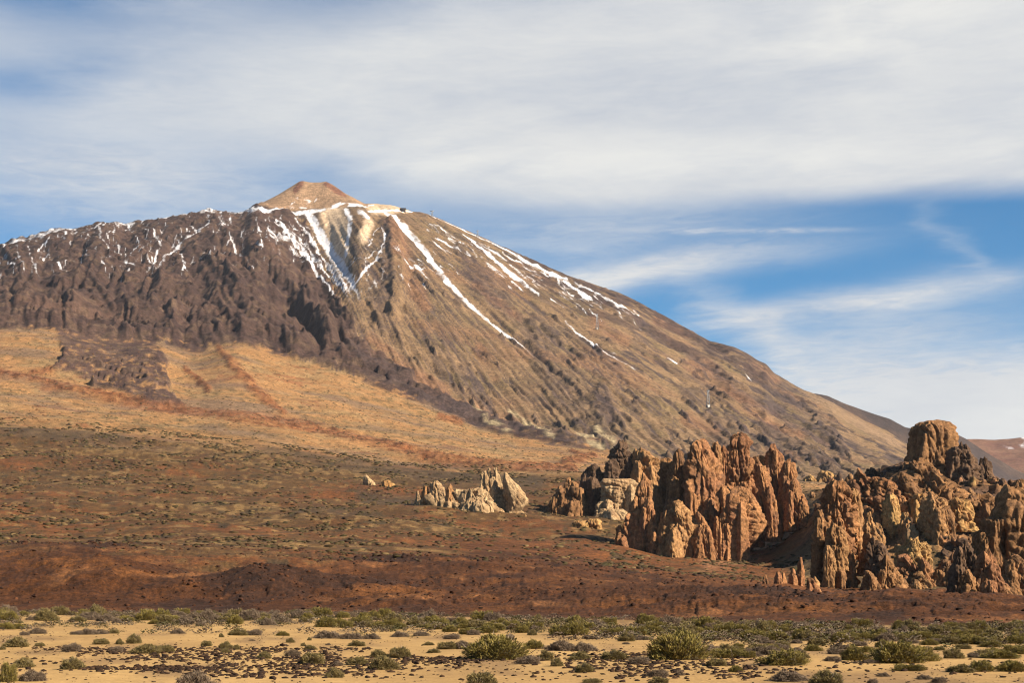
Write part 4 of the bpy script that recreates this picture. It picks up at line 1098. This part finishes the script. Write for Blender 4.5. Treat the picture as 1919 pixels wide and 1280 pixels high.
def place(name, me, loc, scale, rz=0.0):
    o = bpy.data.objects.new(name, me)
    scene.collection.objects.link(o)
    o.location = loc; o.scale = scale; o.rotation_euler = (0, 0, rz)
    return o


R = random.Random(4)
boul = [mesh_only("boulder", *stone_mesh(300 + i * 9, 3, pal=[P_OR, P_TAN, P_BR, P_YEL, P_DK][i % 5], squash=R.uniform(.6, 1.1)), M_rock) for i in range(15)]
HILLS = [(1740, 840, "below the flat topped tower"), (1812, 880, "beside the dark tapering stack"), (1625, 905, "around the dark shadowed knoll"), (1545, 896, "near the cream rocks of the saddle"), (1568, 960, "high on the knobbly orange crag"),
         (1568, 1060, "at the foot of the knobbly orange crag"), (1650, 1070, "around the broad dark brown crag"), (1690, 975, "among the lumpy golden crags"), (1755, 970, "around the blocky golden crag"), (1880, 980, "against the tall rounded brown crag"),
         (1828, 1080, "in the dark jumble of broken rock"), (1740, 1060, "in the hollow between the two dark crags"), (1880, 905, "on the slope right of the dark tapering stack")]


def hill_label(px, py):
    return "loose rock lying " + min(HILLS, key=lambda q: math.hypot(px - q[0], py - q[1]))[2]


spots = []
while len(spots) < 295:
    px, py = R.uniform(1500, 1915), R.uniform(900, 1118)
    if float(hillm.at(np.array(px), np.array(py))) < 0.6: continue
    if float(green.at(np.array(px), np.array(py))) > 0.4 and R.random() < 0.35: continue
    spots.append((px, py, (R.uniform(5, 24) if float(green.at(np.array(px), np.array(py))) < 0.4 else R.uniform(4, 9)) * R.uniform(.5, 1.0), hill_label(px, py), "loose rocks on the rocky hill"))
for px, py, w in ((1285, 1045, 8), (1262, 1048, 5), (1330, 1048, 7), (1345, 1042, 9), (1370, 1036, 8), (1390, 1046, 7), (1216, 1030, 6), (1221, 1022, 7), (1425, 1040, 5), (1350, 1052, 6), (1150, 1014, 5), (1410, 1052, 5), (1300, 1052, 6), (1470, 990, 6), (1498, 975, 8), (1445, 1052, 6)):
    spots.append((px, py, w, "fallen rock at the foot of the fluted rock cluster", "fallen rocks below the fluted cluster"))
for px, py, w in ((1040, 966, 6), (1050, 964, 9), (1062, 966, 5), (1016, 970, 5), (1085, 968, 6), (984, 970, 6), (905, 964, 5), (936, 966, 5), (968, 968, 5), (1140, 980, 5)):
    spots.append((px, py, w, "small pale rock on the slope between the cream outcrop and the layered tower", "small pale rocks on the slope"))
for i, (px, py, w, lab, grp) in enumerate(spots):
    d = ray_ground(px, py, 350)
    s = w * d / F
    x = wpt(px, d)
    me = boul[i % 15] if i < 311 else boul[(3, 8, 13)[i % 3]]
    o = place("boulder", me, (x, d, gz(x, d) + s * 0.12), (s * R.uniform(.8, 1.2), s * R.uniform(.8, 1.2), s * (R.uniform(.7, 1.9) if i < 295 else R.uniform(.7, 1.2))), R.uniform(0, 6.3))
    tag(o, lab, "rock", grp)

# ------------------------------------------------------------------ cable car pylons and summit station
M_steel = earth_material("grey_steel", [(0.3, 0.1)], [])
M_conc = earth_material("concrete", [(0.2, 0.1)], [])
UNIT = np.array([(sx, sy, sz) for sz in (0, 1) for sx, sy in ((-.5, -.5), (.5, -.5), (.5, .5), (-.5, .5))], float)
BOXF = np.array([(0, 3, 2, 1), (4, 5, 6, 7), (0, 1, 5, 4), (1, 2, 6, 5), (2, 3, 7, 6), (3, 0, 4, 7)])


def beams(name, segs, w, mat, colour, parent):
    VV, FF = [], []
    for a, b in segs:
        a, b = np.array(a, float), np.array(b, float)
        d = b - a; L = np.linalg.norm(d); d /= L
        u = np.cross(d, (0, 0, 1)) if abs(d[2]) < 0.9 else np.array((1., 0, 0))
        u /= np.linalg.norm(u); v = np.cross(d, u)
        FF.append(BOXF + 8 * len(VV))
        VV.append(a + UNIT[:, :1] * u * w + UNIT[:, 1:2] * v * w + UNIT[:, 2:] * d * L)
    VV = np.vstack(VV); FF = np.vstack(FF)
    return build(name, VV, FF, mat, np.tile(colour, (len(VV), 1)), parent=parent)


def block(name, c, s, mat, colour, parent):
    return build(name, UNIT * np.array(s) + np.array(c), BOXF, mat, np.tile(colour, (8, 1)), parent=parent)


def pylon(px, py, h_px, arm_px, label, base_px, lo=2600):
    d = ray_ground(px, py, lo)
    k = d / F
    x = wpt(px, d); z = gz(x, d)
    H, A, b = h_px * k, arm_px * k / 2, 4.5
    root = tag(empty("cable_car_pylon", (x, d, z)), label, "pylon", "cable car pylons")
    grey = C(.30, .31, .33)
    for sx, sy in ((-1, -1), (1, -1), (1, 1), (-1, 1)):
        beams("leg", [((sx * b, sy * b, -3), (sx * 1.2, sy * 1.2, H))], 0.9, M_steel, grey, root)
    seg = []
    n = 5
    for i in range(n):
        w0, w1_ = b + (1.2 - b) * i / n, b + (1.2 - b) * (i + 1) / n
        z0, z1 = H * i / n, H * (i + 1) / n
        for s in (-1, 1):
            seg += [((-w0, s * w0, z0), (w1_, s * w1_, z1)), ((w0, s * w0, z0), (-w1_, s * w1_, z1)), ((s * w0, -w0, z0), (s * w1_, w1_, z1)), ((s * w0, w0, z0), (s * w1_, -w1_, z1))]
    beams("bracing", seg, 0.45, M_steel, grey, root)
    beams("crossarm", [((-A, 0, H), (A, 0, H + .5)), ((-A, 0, H + 1.6), (A, 0, H + 1.6)), ((-A, 0, H), (-A, 0, H + 2)), ((A, 0, H), (A, 0, H + 2))], 1.3, M_steel, grey, root)
    if base_px:
        w = base_px * k
        block("footing", (0, -2, -6), (w, w, 6 + w * 0.75), M_conc, C(.55, .52, .47), root)
    return root


pylon(810, 406, 10, 7, "grey cable car pylon on the skyline just below the summit station", 0, 4000)
pylon(895, 444, 11, 4, "grey cable car pylon on the skyline farther down the right ridge", 0, 4000)
pylon(1119, 618, 27, 3, "slim grey cable car pylon standing on the upper tan flank", 3)
pylon(1327, 765, 30, 5, "grey cable car pylon with a white concrete footing on the lower tan flank", 5)
d = ray_ground(755, 396, 4000); k = d / F; x = wpt(755, d); z = gz(x, d)
st = tag(empty("cable_car_station", (x, d, z)), "dark flat roofed cable car station on the skyline beside the summit cone", "building")
block("station_block", (0, 0, -8), (20, 12, 17), M_conc, C(.035, .032, .035), st)
block("roof", (0, 0, 9.0), (24, 14, 2.2), M_conc, C(.05, .045, .045), st)
block("annex", (-15, 0, -8), (9.5, 10, 11), M_conc, C(.05, .045, .045), st)

# ------------------------------------------------------------------ scrub and rubble too small and many to count
def scatter(name, n, pick, size, colours, label, mat, squash=0.6, sub=1, seed=1, sink=0.15, protos=6):
    rs = np.random.RandomState(seed)
    pr = [stone_mesh(500 + seed * 31 + i * 5, sub, squash=squash) for i in range(protos)]
    pos = pick(rs, n)
    VV, FF, CC = [], [], []
    off = 0
    which = rs.randint(0, protos, len(pos))
    for kx in range(protos):
        P = pos[which == kx]
        if not len(P): continue
        v, f, _ = pr[kx]
        f = f[v[f][:, :, 2].max(1) > 0.02]
        s = size(rs, P); an = rs.rand(len(P)) * 6.28
        ca, sa = np.cos(an)[:, None], np.sin(an)[:, None]
        lx = v[None, :, 0] * ca - v[None, :, 1] * sa; ly = v[None, :, 0] * sa + v[None, :, 1] * ca
        st_ = 1 + 0.5 * rs.rand(len(P))[:, None]
        q = np.stack([lx * s[:, None] * st_ + P[:, :1], ly * s[:, None] + P[:, 1:2], v[None, :, 2] * s[:, None] + P[:, 2:3] + (0.5 * squash - sink) * s[:, None] * 0.5], -1)
        VV.append(q.reshape(-1, 3))
        FF.append((f[None] + (np.arange(len(P)) * len(v))[:, None, None]).reshape(-1, 3) + off)
        off += len(P) * len(v)
        t = rs.rand(len(P)); c = np.array([colours[int(a * len(colours)) % len(colours)] for a in t]) * (0.75 + 0.5 * rs.rand(len(P)))[:, None]
        CC.append(np.repeat(c[:, None, :], len(v), 1).reshape(-1, 3))
    o = build(name, np.vstack(VV), np.vstack(FF), mat, np.vstack(CC))
    return tag(o, label, kind="stuff")


def pick_rows(s0, s1, dens=None, xr_=(-40, 1960)):
    r0, r1 = int(np.searchsorted(S, s0)), int(np.searchsorted(S, s1)) - 1
    c0, c1 = int(np.searchsorted(cols, xr_[0])), int(np.searchsorted(cols, xr_[1])) - 1
    def pick(rs, n):
        out = []
        sub = slice(r0, r1)
        area = (np.gradient(Y, axis=0) * Y)[sub, c0:c1]
        w = np.sqrt(area) if dens is None else np.sqrt(area) * dens[sub, c0:c1]
        w = w.ravel() / w.sum()
        k = rs.choice(len(w), n, p=w)
        i, j = k // (c1 - c0) + r0, k % (c1 - c0) + c0
        fi, fj = rs.rand(n)[:, None], rs.rand(n)[:, None]
        a = V[i, j] * (1 - fj) + V[i, j + 1] * fj; b = V[i + 1, j] * (1 - fj) + V[i + 1, j + 1] * fj
        return a * (1 - fi) + b * fi
    return pick


dens_s = (0.06 + n01(h1 + h4 * 0.7, -0.1, 0.5)) * (1 - 0.8 * redz) * (1 - 0.6 * hl)
scatter("hillside_scrub", 19000, pick_rows(4.0, 7.02, dens_s), lambda rs, P: (0.5 + 2.6 * rs.rand(len(P))**2.6) * (0.5 + P[:, 1] / 1300),
        [C(.044, .034, .011), C(.056, .039, .014), C(.070, .044, .017), C(.13, .084, .034), C(.052, .029, .013)], "low olive and straw coloured scrub covering the brown slope", M_leaf, 0.55, 1, 2)
scatter("foothill_scrub", 8000, pick_rows(7.0, 8.0, n01(f2, -0.3, 0.5) + 0.1), lambda rs, P: 1.5 + 3.0 * rs.rand(len(P))**3,
        [C(.095, .072, .032), C(.11, .075, .034), C(.13, .06, .028), C(.075, .05, .026)], "tiny bushes speckling the golden tan foothill", M_leaf, 0.5, 1, 3)
scatter("lava_rubble", 11000, pick_rows(1.05, 4.6, 0.15 + n01(h2 + h1, 0.0, 0.7)), lambda rs, P: (0.12 + 0.8 * rs.rand(len(P))**6) * (0.5 + P[:, 1] / 420),
        [C(.058, .022, .010), C(.040, .017, .010), C(.085, .033, .014), C(.028, .015, .010)], "broken red brown lava rubble strewn over the low ridge", M_stone, 0.75, 1, 4)

# ------------------------------------------------------------------ bushes of the plain
def bush_mesh(kind, seed, n):
    rs = np.random.RandomState(seed)
    h = {'broom': .95, 'olive': .9, 'grey': .85}[kind]
    z = rs.rand(n) ** 0.8; a = rs.rand(n) * 2 * np.pi
    dr_ = np.stack([np.sqrt(1 - z * z) * np.cos(a), np.sqrt(1 - z * z) * np.sin(a), z], -1)
    lump = 1 + 0.42 * n3d(dr_[:, 0] * 1.8, dr_[:, 1] * 1.8, dr_[:, 2] * 1.8, seed) + 0.30 * n3d(dr_[:, 0] * 4.5, dr_[:, 1] * 4.5, dr_[:, 2] * 4.5, seed + 2)
    rad = (0.55 + 0.45 * rs.rand(n) ** 0.6) * lump
    p = dr_ * rad[:, None] * np.array([.46, .46, h * .86])
    up = {'broom': .5, 'olive': .5, 'grey': .15}[kind]; jit = {'broom': .28, 'olive': .45, 'grey': .8}[kind]
    dv = dr_ * np.array([.7, .7, .6]) + np.array([0, 0, up]) + rs.randn(n, 3) * jit
    dv /= np.linalg.norm(dv, axis=1)[:, None]
    L = {'broom': .06, 'olive': .085, 'grey': .08}[kind] * (0.6 + 0.8 * rs.rand(n))
    L[:120] *= 2.6                                     # bare dead twigs that stick out
    L3 = L[:, None] * np.array([1, 1, 1.5])
    side = np.cross(dv, rs.randn(n, 3)); side /= np.linalg.norm(side, axis=1)[:, None] + 1e-9
    wd = {'broom': .0095, 'olive': .011, 'grey': .008}[kind] * (0.7 + 0.7 * rs.rand(n))[:, None]
    b0, b1, t = p - side * wd, p + side * wd, p + dv * L3
    VV = np.stack([b0, b1, t], 1).reshape(-1, 3)
    cb = {'broom': (C(.108, .086, .020), C(.215, .165, .046), C(.055, .040, .016)), 'olive': (C(.120, .092, .034), C(.190, .145, .058), C(.075, .052, .025)), 'grey': (C(.115, .080, .052), C(.170, .125, .084), C(.070, .045, .032))}[kind]
    u = rs.rand(n); patch = n01(n3d(p[:, 0] * 5, p[:, 1] * 5, p[:, 2] * 5, seed + 8), -0.4, 0.4)
    c = lerpc(np.broadcast_to(cb[0], (n, 3)), cb[1], np.clip(0.6 * u + 0.5 * patch - 0.1, 0, 1))
    c = np.where((u < 0.18)[:, None], cb[2], c)
    c[:120] = C(.13, .10, .075)
    CC = np.stack([c * 1.35, c * 1.35, c * 1.75], 1).reshape(-1, 3)
    foliage = mesh_only("foliage", VV, np.arange(n * 3).reshape(-1, 3), CC, M_leaf)
    # woody tangle inside
    k1, k2 = 10, 16
    e, q = np.meshgrid(np.linspace(0, 1.0, k1), np.linspace(0, 2 * np.pi, k2, endpoint=False), indexing='ij')
    cz, sz = np.sin(e * np.pi / 2), np.cos(e * np.pi / 2)
    dd = np.stack([sz * np.cos(q), sz * np.sin(q), cz], -1).reshape(-1, 3)
    lm = 0.70 * (1 + 0.42 * n3d(dd[:, 0] * 1.8, dd[:, 1] * 1.8, dd[:, 2] * 1.8, seed) + 0.16 * rs.randn(len(dd)))
    vv = dd * lm[:, None] * np.array([.46, .46, h * .86]); vv[:k2, 2] -= 0.12
    idx = np.arange(k1 * k2).reshape(k1, k2); nx = np.roll(idx, -1, 1)
    ff = np.stack([idx[:-1], nx[:-1], nx[1:], idx[1:]], -1).reshape(-1, 4)
    stems = mesh_only("stems", vv, ff, np.tile(cb[2] * 0.8, (len(vv), 1)), M_leaf)
    return foliage, stems


BM = {k: [bush_mesh(k, 40 + i * 3 + s, 8500) for i in range(5)] for k, s in (('broom', 1), ('olive', 100), ('grey', 200))}


UNNAMED = []


def bush(px, pyb, w, h, kind, label=None, group=None, parts=True):
    d = CH * F / (pyb - HY)
    for _ in range(2):
        d = (CH - gz(wpt(px, d), d)) * F / (pyb - HY)
    x = wpt(px, d); s = d / F
    fo, stm = BM[kind][R.randrange(5)]
    nm = {'broom': "broom_bush", 'olive': "cushion_bush", 'grey': "dry_bush"}[kind]
    loc = (x, d, gz(x, d) - 0.03)
    wd, hh = w * s, h * s
    sc = (wd, wd * R.uniform(.75, 1.0), hh)
    rz = R.choice((0, math.pi)) + R.uniform(-.3, .3)
    grp = group or {'broom': "green broom bushes of the plain", 'olive': "olive cushion bushes of the plain", 'grey': "dry grey bushes of the plain"}[kind]
    lab = label
    root = empty(nm, loc); root.rotation_euler = (0, 0, rz); root.scale = sc
    tag(root, lab, "bush", grp)
    if not lab:
        UNNAMED.append((px, pyb, w, kind, root))
    for n_, me in (("foliage", fo), ("stems", stm)):
        o = bpy.data.objects.new(n_, me); scene.collection.objects.link(o); o.parent = root
    return root


o, g, b = 'olive', 'grey', 'broom'
BUSHES = []
for off, lst in ((0, [(45, 1015, 110, 120, b), (190, 1010, 170, 75, g), (130, 935, 125, 60, o), (405, 945, 135, 75, o), (90, 820, 140, 60, o), (15, 835, 40, 25, o), (225, 815, 60, 25, o), (405, 845, 120, 60, g), (570, 805, 95, 40, o),
      (672, 805, 50, 35, o), (755, 800, 85, 60, o), (655, 850, 80, 45, g), (820, 855, 170, 55, o), (930, 850, 110, 50, o), (1160, 815, 65, 38, o), (1270, 830, 85, 45, o), (1330, 835, 40, 35, o), (1268, 852, 60, 30, o), (1485, 885, 80, 45, o),
      (1650, 870, 100, 45, g), (1755, 915, 140, 75, o), (1745, 835, 75, 30, o), (1705, 815, 35, 22, o), (1632, 795, 55, 30, o), (1740, 783, 30, 20, o), (1845, 810, 35, 18, g), (1420, 785, 40, 12, g), (1590, 757, 80, 32, b),
      (1245, 765, 30, 25, o), (1340, 755, 110, 45, o), (1430, 755, 100, 45, g), (1000, 745, 90, 35, g), (500, 750, 130, 42, g), (560, 748, 110, 34, g), (440, 750, 90, 30, g), (640, 745, 60, 30, o), (215, 745, 115, 40, g), (137, 755, 60, 30, g), (30, 720, 110, 44, b), (100, 718, 90, 36, b),
      (955, 682, 120, 50, b), (1320, 692, 90, 62, b), (1090, 1060, 250, 125, g), (1880, 992, 110, 60, o), (1900, 925, 70, 30, g), (1830, 708, 130, 62, b), (1850, 770, 180, 50, g), (1900, 700, 90, 50, b)]),
     (640, [(790, 1040, 180, 92, o), (85, 815, 110, 35, o), (490, 810, 70, 22, o), (518, 853, 75, 28, o), (600, 832, 130, 50, o), (690, 832, 110, 60, g), (210, 880, 100, 50, o), (330, 880, 130, 70, o), (240, 945, 170, 80, o), (90, 920, 140, 50, o),
      (1080, 830, 130, 55, b), (1240, 840, 200, 70, g), (1370, 842, 150, 60, g), (1150, 895, 100, 60, o), (1050, 915, 150, 60, g), (1340, 890, 130, 50, o), (1530, 890, 160, 60, o), (1670, 915, 130, 55, g), (1365, 962, 110, 60, o), (1780, 985, 130, 55, g),
      (1410, 1020, 120, 30, o), (1210, 928, 80, 50, o), (1785, 1025, 130, 42, o), (1900, 980, 60, 40, g), (1600, 805, 50, 18, g), (110, 702, 150, 62, b), (280, 708, 120, 52, b), (420, 702, 100, 50, b), (540, 704, 130, 55, b), (700, 748, 90, 42, b), (610, 735, 90, 45, b), (850, 727, 150, 50, b),
      (960, 722, 120, 60, b), (1080, 722, 130, 56, b), (1230, 752, 130, 75, b), (1320, 752, 140, 85, b), (1420, 712, 80, 42, b), (1500, 752, 120, 50, b), (1660, 752, 130, 62, b), (1760, 742, 100, 45, b), (1880, 738, 80, 45, b), (25, 712, 80, 48, b), (1560, 750, 90, 48, b),
      (60, 775, 130, 45, g), (170, 775, 110, 40, g), (330, 762, 110, 38, g), (450, 757, 100, 32, g), (620, 775, 100, 38, g), (740, 752, 80, 38, g), (1400, 775, 90, 30, g), (1700, 780, 120, 32, g), (1600, 785, 90, 28, g), (1830, 780, 80, 34, g)]),
     (1280, [(250, 880, 200, 65, b), (360, 880, 110, 50, b), (570, 922, 290, 105, b), (1520, 884, 130, 62, o), (1790, 884, 200, 52, b), (1670, 957, 170, 76, b), (1850, 957, 170, 72, b), (1560, 962, 160, 50, o), (1270, 952, 190, 48, b),
      (600, 1010, 220, 70, g), (810, 1035, 190, 95, o), (190, 927, 120, 50, o), (295, 962, 80, 45, b), (1125, 986, 85, 30, g), (1065, 1030, 70, 45, g), (1360, 1002, 100, 34, g), (1440, 1020, 95, 45, g), (1060, 912, 90, 30, g), (840, 900, 100, 40, g),
      (230, 742, 150, 62, b), (330, 746, 150, 66, b), (400, 784, 180, 72, b), (520, 784, 170, 66, b), (60, 748, 120, 50, b), (720, 774, 130, 46, o), (820, 776, 120, 48, g), (920, 784, 130, 60, b), (1010, 782, 120, 52, b), (1120, 784, 120, 50, b), (1210, 786, 120, 46, o),
      (1340, 776, 140, 60, b), (1440, 790, 120, 50, b), (1500, 804, 130, 48, o), (1620, 804, 150, 64, b), (1710, 806, 120, 54, b), (1880, 796, 130, 66, b), (1240, 722, 80, 32, b), (1900, 850, 110, 46, b), (640, 800, 80, 30, g), (480, 800, 90, 28, g), (1290, 800, 90, 30, g), (860, 860, 110, 46, g), (1640, 880, 90, 40, g)])):
    for cx_, cy_, w_, h_, k_ in lst:
        BUSHES.append((off + cx_ / 3.0, 940 + cy_ / 3.0, w_ / 3.0, h_ / 3.0, k_))
SPECIAL = {}
for px_, py_, w_, h_, k_, lab in (
        (928, 1236, 116, 52, b, "large round broom bush standing out on the open sand, its base in deep shade"),
        (1270, 1236, 122, 58, b, "largest bright green broom bush, dome shaped, amid dark stones"),
        (1600, 1238, 52, 30, b, "bright yellow green round bush on the sand, left of the dark thicket"),
        (1683, 1243, 104, 46, b, "wide dark green thicket with ragged top at the edge of the sand"),
        (1730, 1240, 60, 34, b, "dark green bush joined to the side of the ragged thicket")):
    bush(px_, py_, w_, h_, k_, lab, "single bushes on the sand")
NAMED = {(45, 1015): "dark green bush cut off by the lower left corner of the picture", (190, 1010): "grey dry bush in the lower left corner beside the dark green one", (405, 945): "round olive bush alone on bare sand near the left, above the grey dry one",
         (1090, 1060): "big grey feathery bush cut off by the bottom edge left of centre", (1320, 692): "dark upright bush in front of the red mound at the far edge of the sand", (955, 682): "dark green bush in the grey scrub left of the upright one",
         (90, 820): "olive bush at the left edge where the first stone band begins"}
NAMED2 = {(790, 1040): "flat topped olive bush cut off by the bottom edge near the middle", (240, 945): "wide olive bush sitting in the band of dark stones left of the large round broom"}
NAMED3 = {(570, 922): "broad dark green bush left of the bright yellow green one", (810, 1035): "dark olive bush cut off by the bottom edge right of centre", (1670, 957): "round green bush where the bare sand meets the right hand scrub",
          (600, 1010): "greyish bush just above the bottom edge, left of the dark olive one", (1440, 1020): "small dark brown bush on bare sand near the lower right", (1850, 957): "dark green bush at the right edge where the bare sand begins"}
for px_, py_, w_, h_, k_ in BUSHES:
    lab = None
    for off, dct in ((0, NAMED), (640, NAMED2), (1280, NAMED3)):
        lab = lab or dct.get((round((px_ - off) * 3), round((py_ - 940) * 3)))
    bush(px_, py_, w_, h_, k_, lab, "single bushes on the sand" if lab else None)
# the scrub belt along the far edge of the plain
for i in range(230):
    px_ = R.uniform(-20, 1940)
    e = float(np.interp(px_, [0, 600, 900, 1300, 1919], [1152, 1156, 1164, 1172, 1180]))
    py_ = e + abs(R.gauss(0, 1)) * (9 if px_ < 700 else 12)
    k_ = R.choice((g, g, g, o, b)) if px_ < 620 else R.choice((b, b, o, g))
    w_ = R.uniform(16, 46); bush(px_, py_, w_, w_ * R.uniform(.34, .6), k_)
for i in range(60):
    px_ = R.uniform(1330, 1930); py_ = R.uniform(1192, 1236); w_ = R.uniform(22, 52)
    if abs(px_ - 1640) < 130 and py_ > 1225: continue
    bush(px_, py_, w_, w_ * R.uniform(.3, .45), R.choice((b, b, o, g)))
dens_g = np.clip(1.25 - np.abs(SS - 0.93) * 9, 0, 1) * n01(fbm(X / 9, Y / 30, 3, 520), -0.4, 0.3)
rs = np.random.RandomState(77)
tp = pick_rows(0.80, 1.05, dens_g)(rs, 2200)
VV, CC = [], []
for i in range(8):
    P = tp[i::8]; nb = 70
    zz = rs.rand(nb) ** 0.7; aa = rs.rand(nb) * 6.283
    dd = np.stack([np.sqrt(1 - zz * zz) * np.cos(aa), np.sqrt(1 - zz * zz) * np.sin(aa), zz], -1)
    pp = dd * (0.5 + 0.5 * rs.rand(nb))[:, None] * np.array([.5, .5, .62])
    dv = dd + rs.randn(nb, 3) * 0.5 + np.array([0, 0, .3]); dv /= np.linalg.norm(dv, axis=1)[:, None]
    sd = np.cross(dv, rs.randn(nb, 3)); sd /= np.linalg.norm(sd, axis=1)[:, None]
    tri = np.stack([pp - sd * .055, pp + sd * .055, pp + dv * .13], 1)
    s_ = (0.5 + 1.3 * rs.rand(len(P)) ** 2)[:, None, None, None]
    VV.append((tri[None] * s_ * np.array([1.25, 1, .62]) + P[:, None, None, :]).reshape(-1, 3))
    pal = np.array([C(.120, .088, .058), C(.150, .115, .080), C(.105, .082, .034), C(.085, .058, .038), C(.075, .066, .024)])
    CC.append(np.repeat(pal[rs.randint(0, 5, len(P))][:, None, :] * (0.7 + 0.6 * rs.rand(len(P), nb, 1)), 3, 1).reshape(-1, 3))
VV = np.vstack(VV)
tag(build("low_scrub", VV, np.arange(len(VV)).reshape(-1, 3), M_leaf, np.vstack(CC)), "dense low grey scrub covering the far edge of the sand", kind="stuff")

ZONES = [(170, "near the left edge"), (400, "below the dark red bank"), (600, "below the red mound"), (800, "below the brown slope"), (1000, "below the pale cream outcrop"), (1200, "below the layered tower"), (1350, "below the fluted cluster"),
         (1500, "below the row of rock teeth"), (1620, "below the knobbly orange crag"), (1720, "below the broad dark crag"), (1830, "below the dark jumble"), (9999, "near the right edge")]
ORD = ["leftmost", "second", "third", "fourth", "fifth", "sixth", "seventh", "eighth", "ninth", "tenth", "eleventh", "twelfth", "thirteenth", "fourteenth", "fifteenth", "sixteenth"]


def zone(px):
    return next(t for q, t in ZONES if px < q)


keyed = {}
for px_, py_, w_, k_, rt in UNNAMED:
    band = "in the far scrub" if py_ < 1178 else "on the far sand" if py_ < 1200 else "on the middle sand" if py_ < 1228 else "among the near stones" if py_ < 1256 else "at the bottom edge"
    wide = "small" if w_ < 26 else "broad" if w_ > 42 else "medium"
    keyed.setdefault((wide, k_, band, zone(px_)), []).append((px_, rt))
for (wide, k_, band, zn), lst in keyed.items():
    lst.sort(key=lambda q: q[0])
    for n_, (px_, rt) in enumerate(lst):
        pre = "" if len(lst) == 1 else ORD[min(n_, 15)] + " "
        rt["label"] = pre + wide + " " + {'broom': "green broom bush", 'olive': "olive cushion bush", 'grey': "dry grey bush"}[k_] + " " + band + " " + zn

# ------------------------------------------------------------------ dark stones on the sand
SP = (C(.038, .020, .011), C(.055, .029, .015), C(.024, .014, .009))
stones = [mesh_only("stone", *stone_mesh(700 + i * 5, 2, pal=SP, squash=R.uniform(.45, .75)), M_stone) for i in range(10)]
BANDS = [(60, 700, 1217, 5, 1.0), (140, 640, 1226, 6, 1.2), (230, 640, 1236, 6, 1.4), (150, 420, 1256, 5, 1.5), (270, 700, 1258, 9, 1.2), (400, 640, 1248, 7, 1.3), (560, 900, 1240, 8, 1.6), (640, 800, 1256, 12, .7), (760, 1010, 1236, 4, 1.2),
         (1010, 1120, 1232, 7, 1.0), (1060, 1300, 1246, 12, 1.7), (1080, 1250, 1232, 9, 1.3), (1150, 1420, 1262, 12, 1.5), (1300, 1480, 1243, 10, 1.1), (1380, 1500, 1262, 8, .7), (1560, 1680, 1245, 4, .5), (900, 1100, 1262, 9, .35), (1500, 1919, 1258, 12, .25), (0, 640, 1245, 25, .35), (640, 1200, 1250, 20, .3), (350, 620, 1268, 6, .7)]
rs = np.random.RandomState(9)
pts = []
for x0, x1, yc, sy, dn in BANDS:
    for _ in range(int((x1 - x0) * dn * 0.62)):
        px_, py_ = rs.uniform(x0, x1), yc + rs.randn() * sy * 0.6
        if 1196 < py_ < 1300:
            pts.append((px_, py_, 2.2 + 8.5 * rs.rand() ** 2.6))
pts.sort(key=lambda q: -q[2])
for px_, py_, w_ in pts[:300]:
    d = CH * F / (py_ - HY); d = (CH - gz(wpt(px_, d), d)) * F / (py_ - HY)
    x = wpt(px_, d); s = w_ * d / F * 1.15
    ob = place("stone", stones[rs.randint(10)], (x, d, gz(x, d) + s * 0.10), (s, s * rs.uniform(.7, 1.1), s * rs.uniform(.6, 1.1)), rs.uniform(0, 6.28))
    tag(ob, ("big dark" if w_ > 8 else "small dark" if w_ < 6 else "dark") + " lava stone " + ("at the bottom edge" if py_ > 1258 else "in the nearer stone band" if py_ > 1240 else "in the middle stone band" if py_ > 1226 else "in the farther stone band") + " " + zone(px_), "stone", "dark stones strewn on the sand")
rest = pts[300:]


def pick_rest(rs_, n):
    out = []
    for px_, py_, w_ in rest:
        d = CH * F / (py_ - HY); x = wpt(px_, d)
        out.append((x, d, gz(x, d)))
    return np.array(out)


scatter("small_stones", len(rest), pick_rest, lambda rs_, P: 0.08 + 0.20 * rs_.rand(len(P)), list(SP), "countless small dark stones between the larger ones on the sand", M_stone, 0.6, 1, 6)

scatter("gravel", 5200, pick_rows(0.42, 0.98, 0.25 + n01(fbm(X / 5, Y / 18, 4, 370), 0.0, 0.6)), lambda rs_, P: 0.035 + 0.12 * rs_.rand(len(P))**2, list(SP) + [C(.12, .07, .035)],
        "fine dark gravel sprinkled over the sand", M_stone, 0.6, 1, 12)

# ------------------------------------------------------------------ the air between
mh = bpy.data.materials.new("haze_air")
mh.use_nodes = True
mh.node_tree.nodes.clear()
N = Nodes(mh.node_tree)
pv = N.new('ShaderNodeVolumePrincipled')
pv.inputs['Color'].default_value = (0.86, 0.90, 1.0, 1)
pv.inputs['Density'].default_value = 1.0e-5
pv.inputs['Anisotropy'].default_value = 0.2
mo = N.new('ShaderNodeOutputMaterial')
N.link(pv.outputs[0], mo.inputs['Volume'])
hz = build("haze", UNIT * np.array((24000, 14500, 1735)) + np.array((0, 3500, -6)), BOXF, mh)
tag(hz, "thin pale haze in the air before the mountain", kind="stuff")
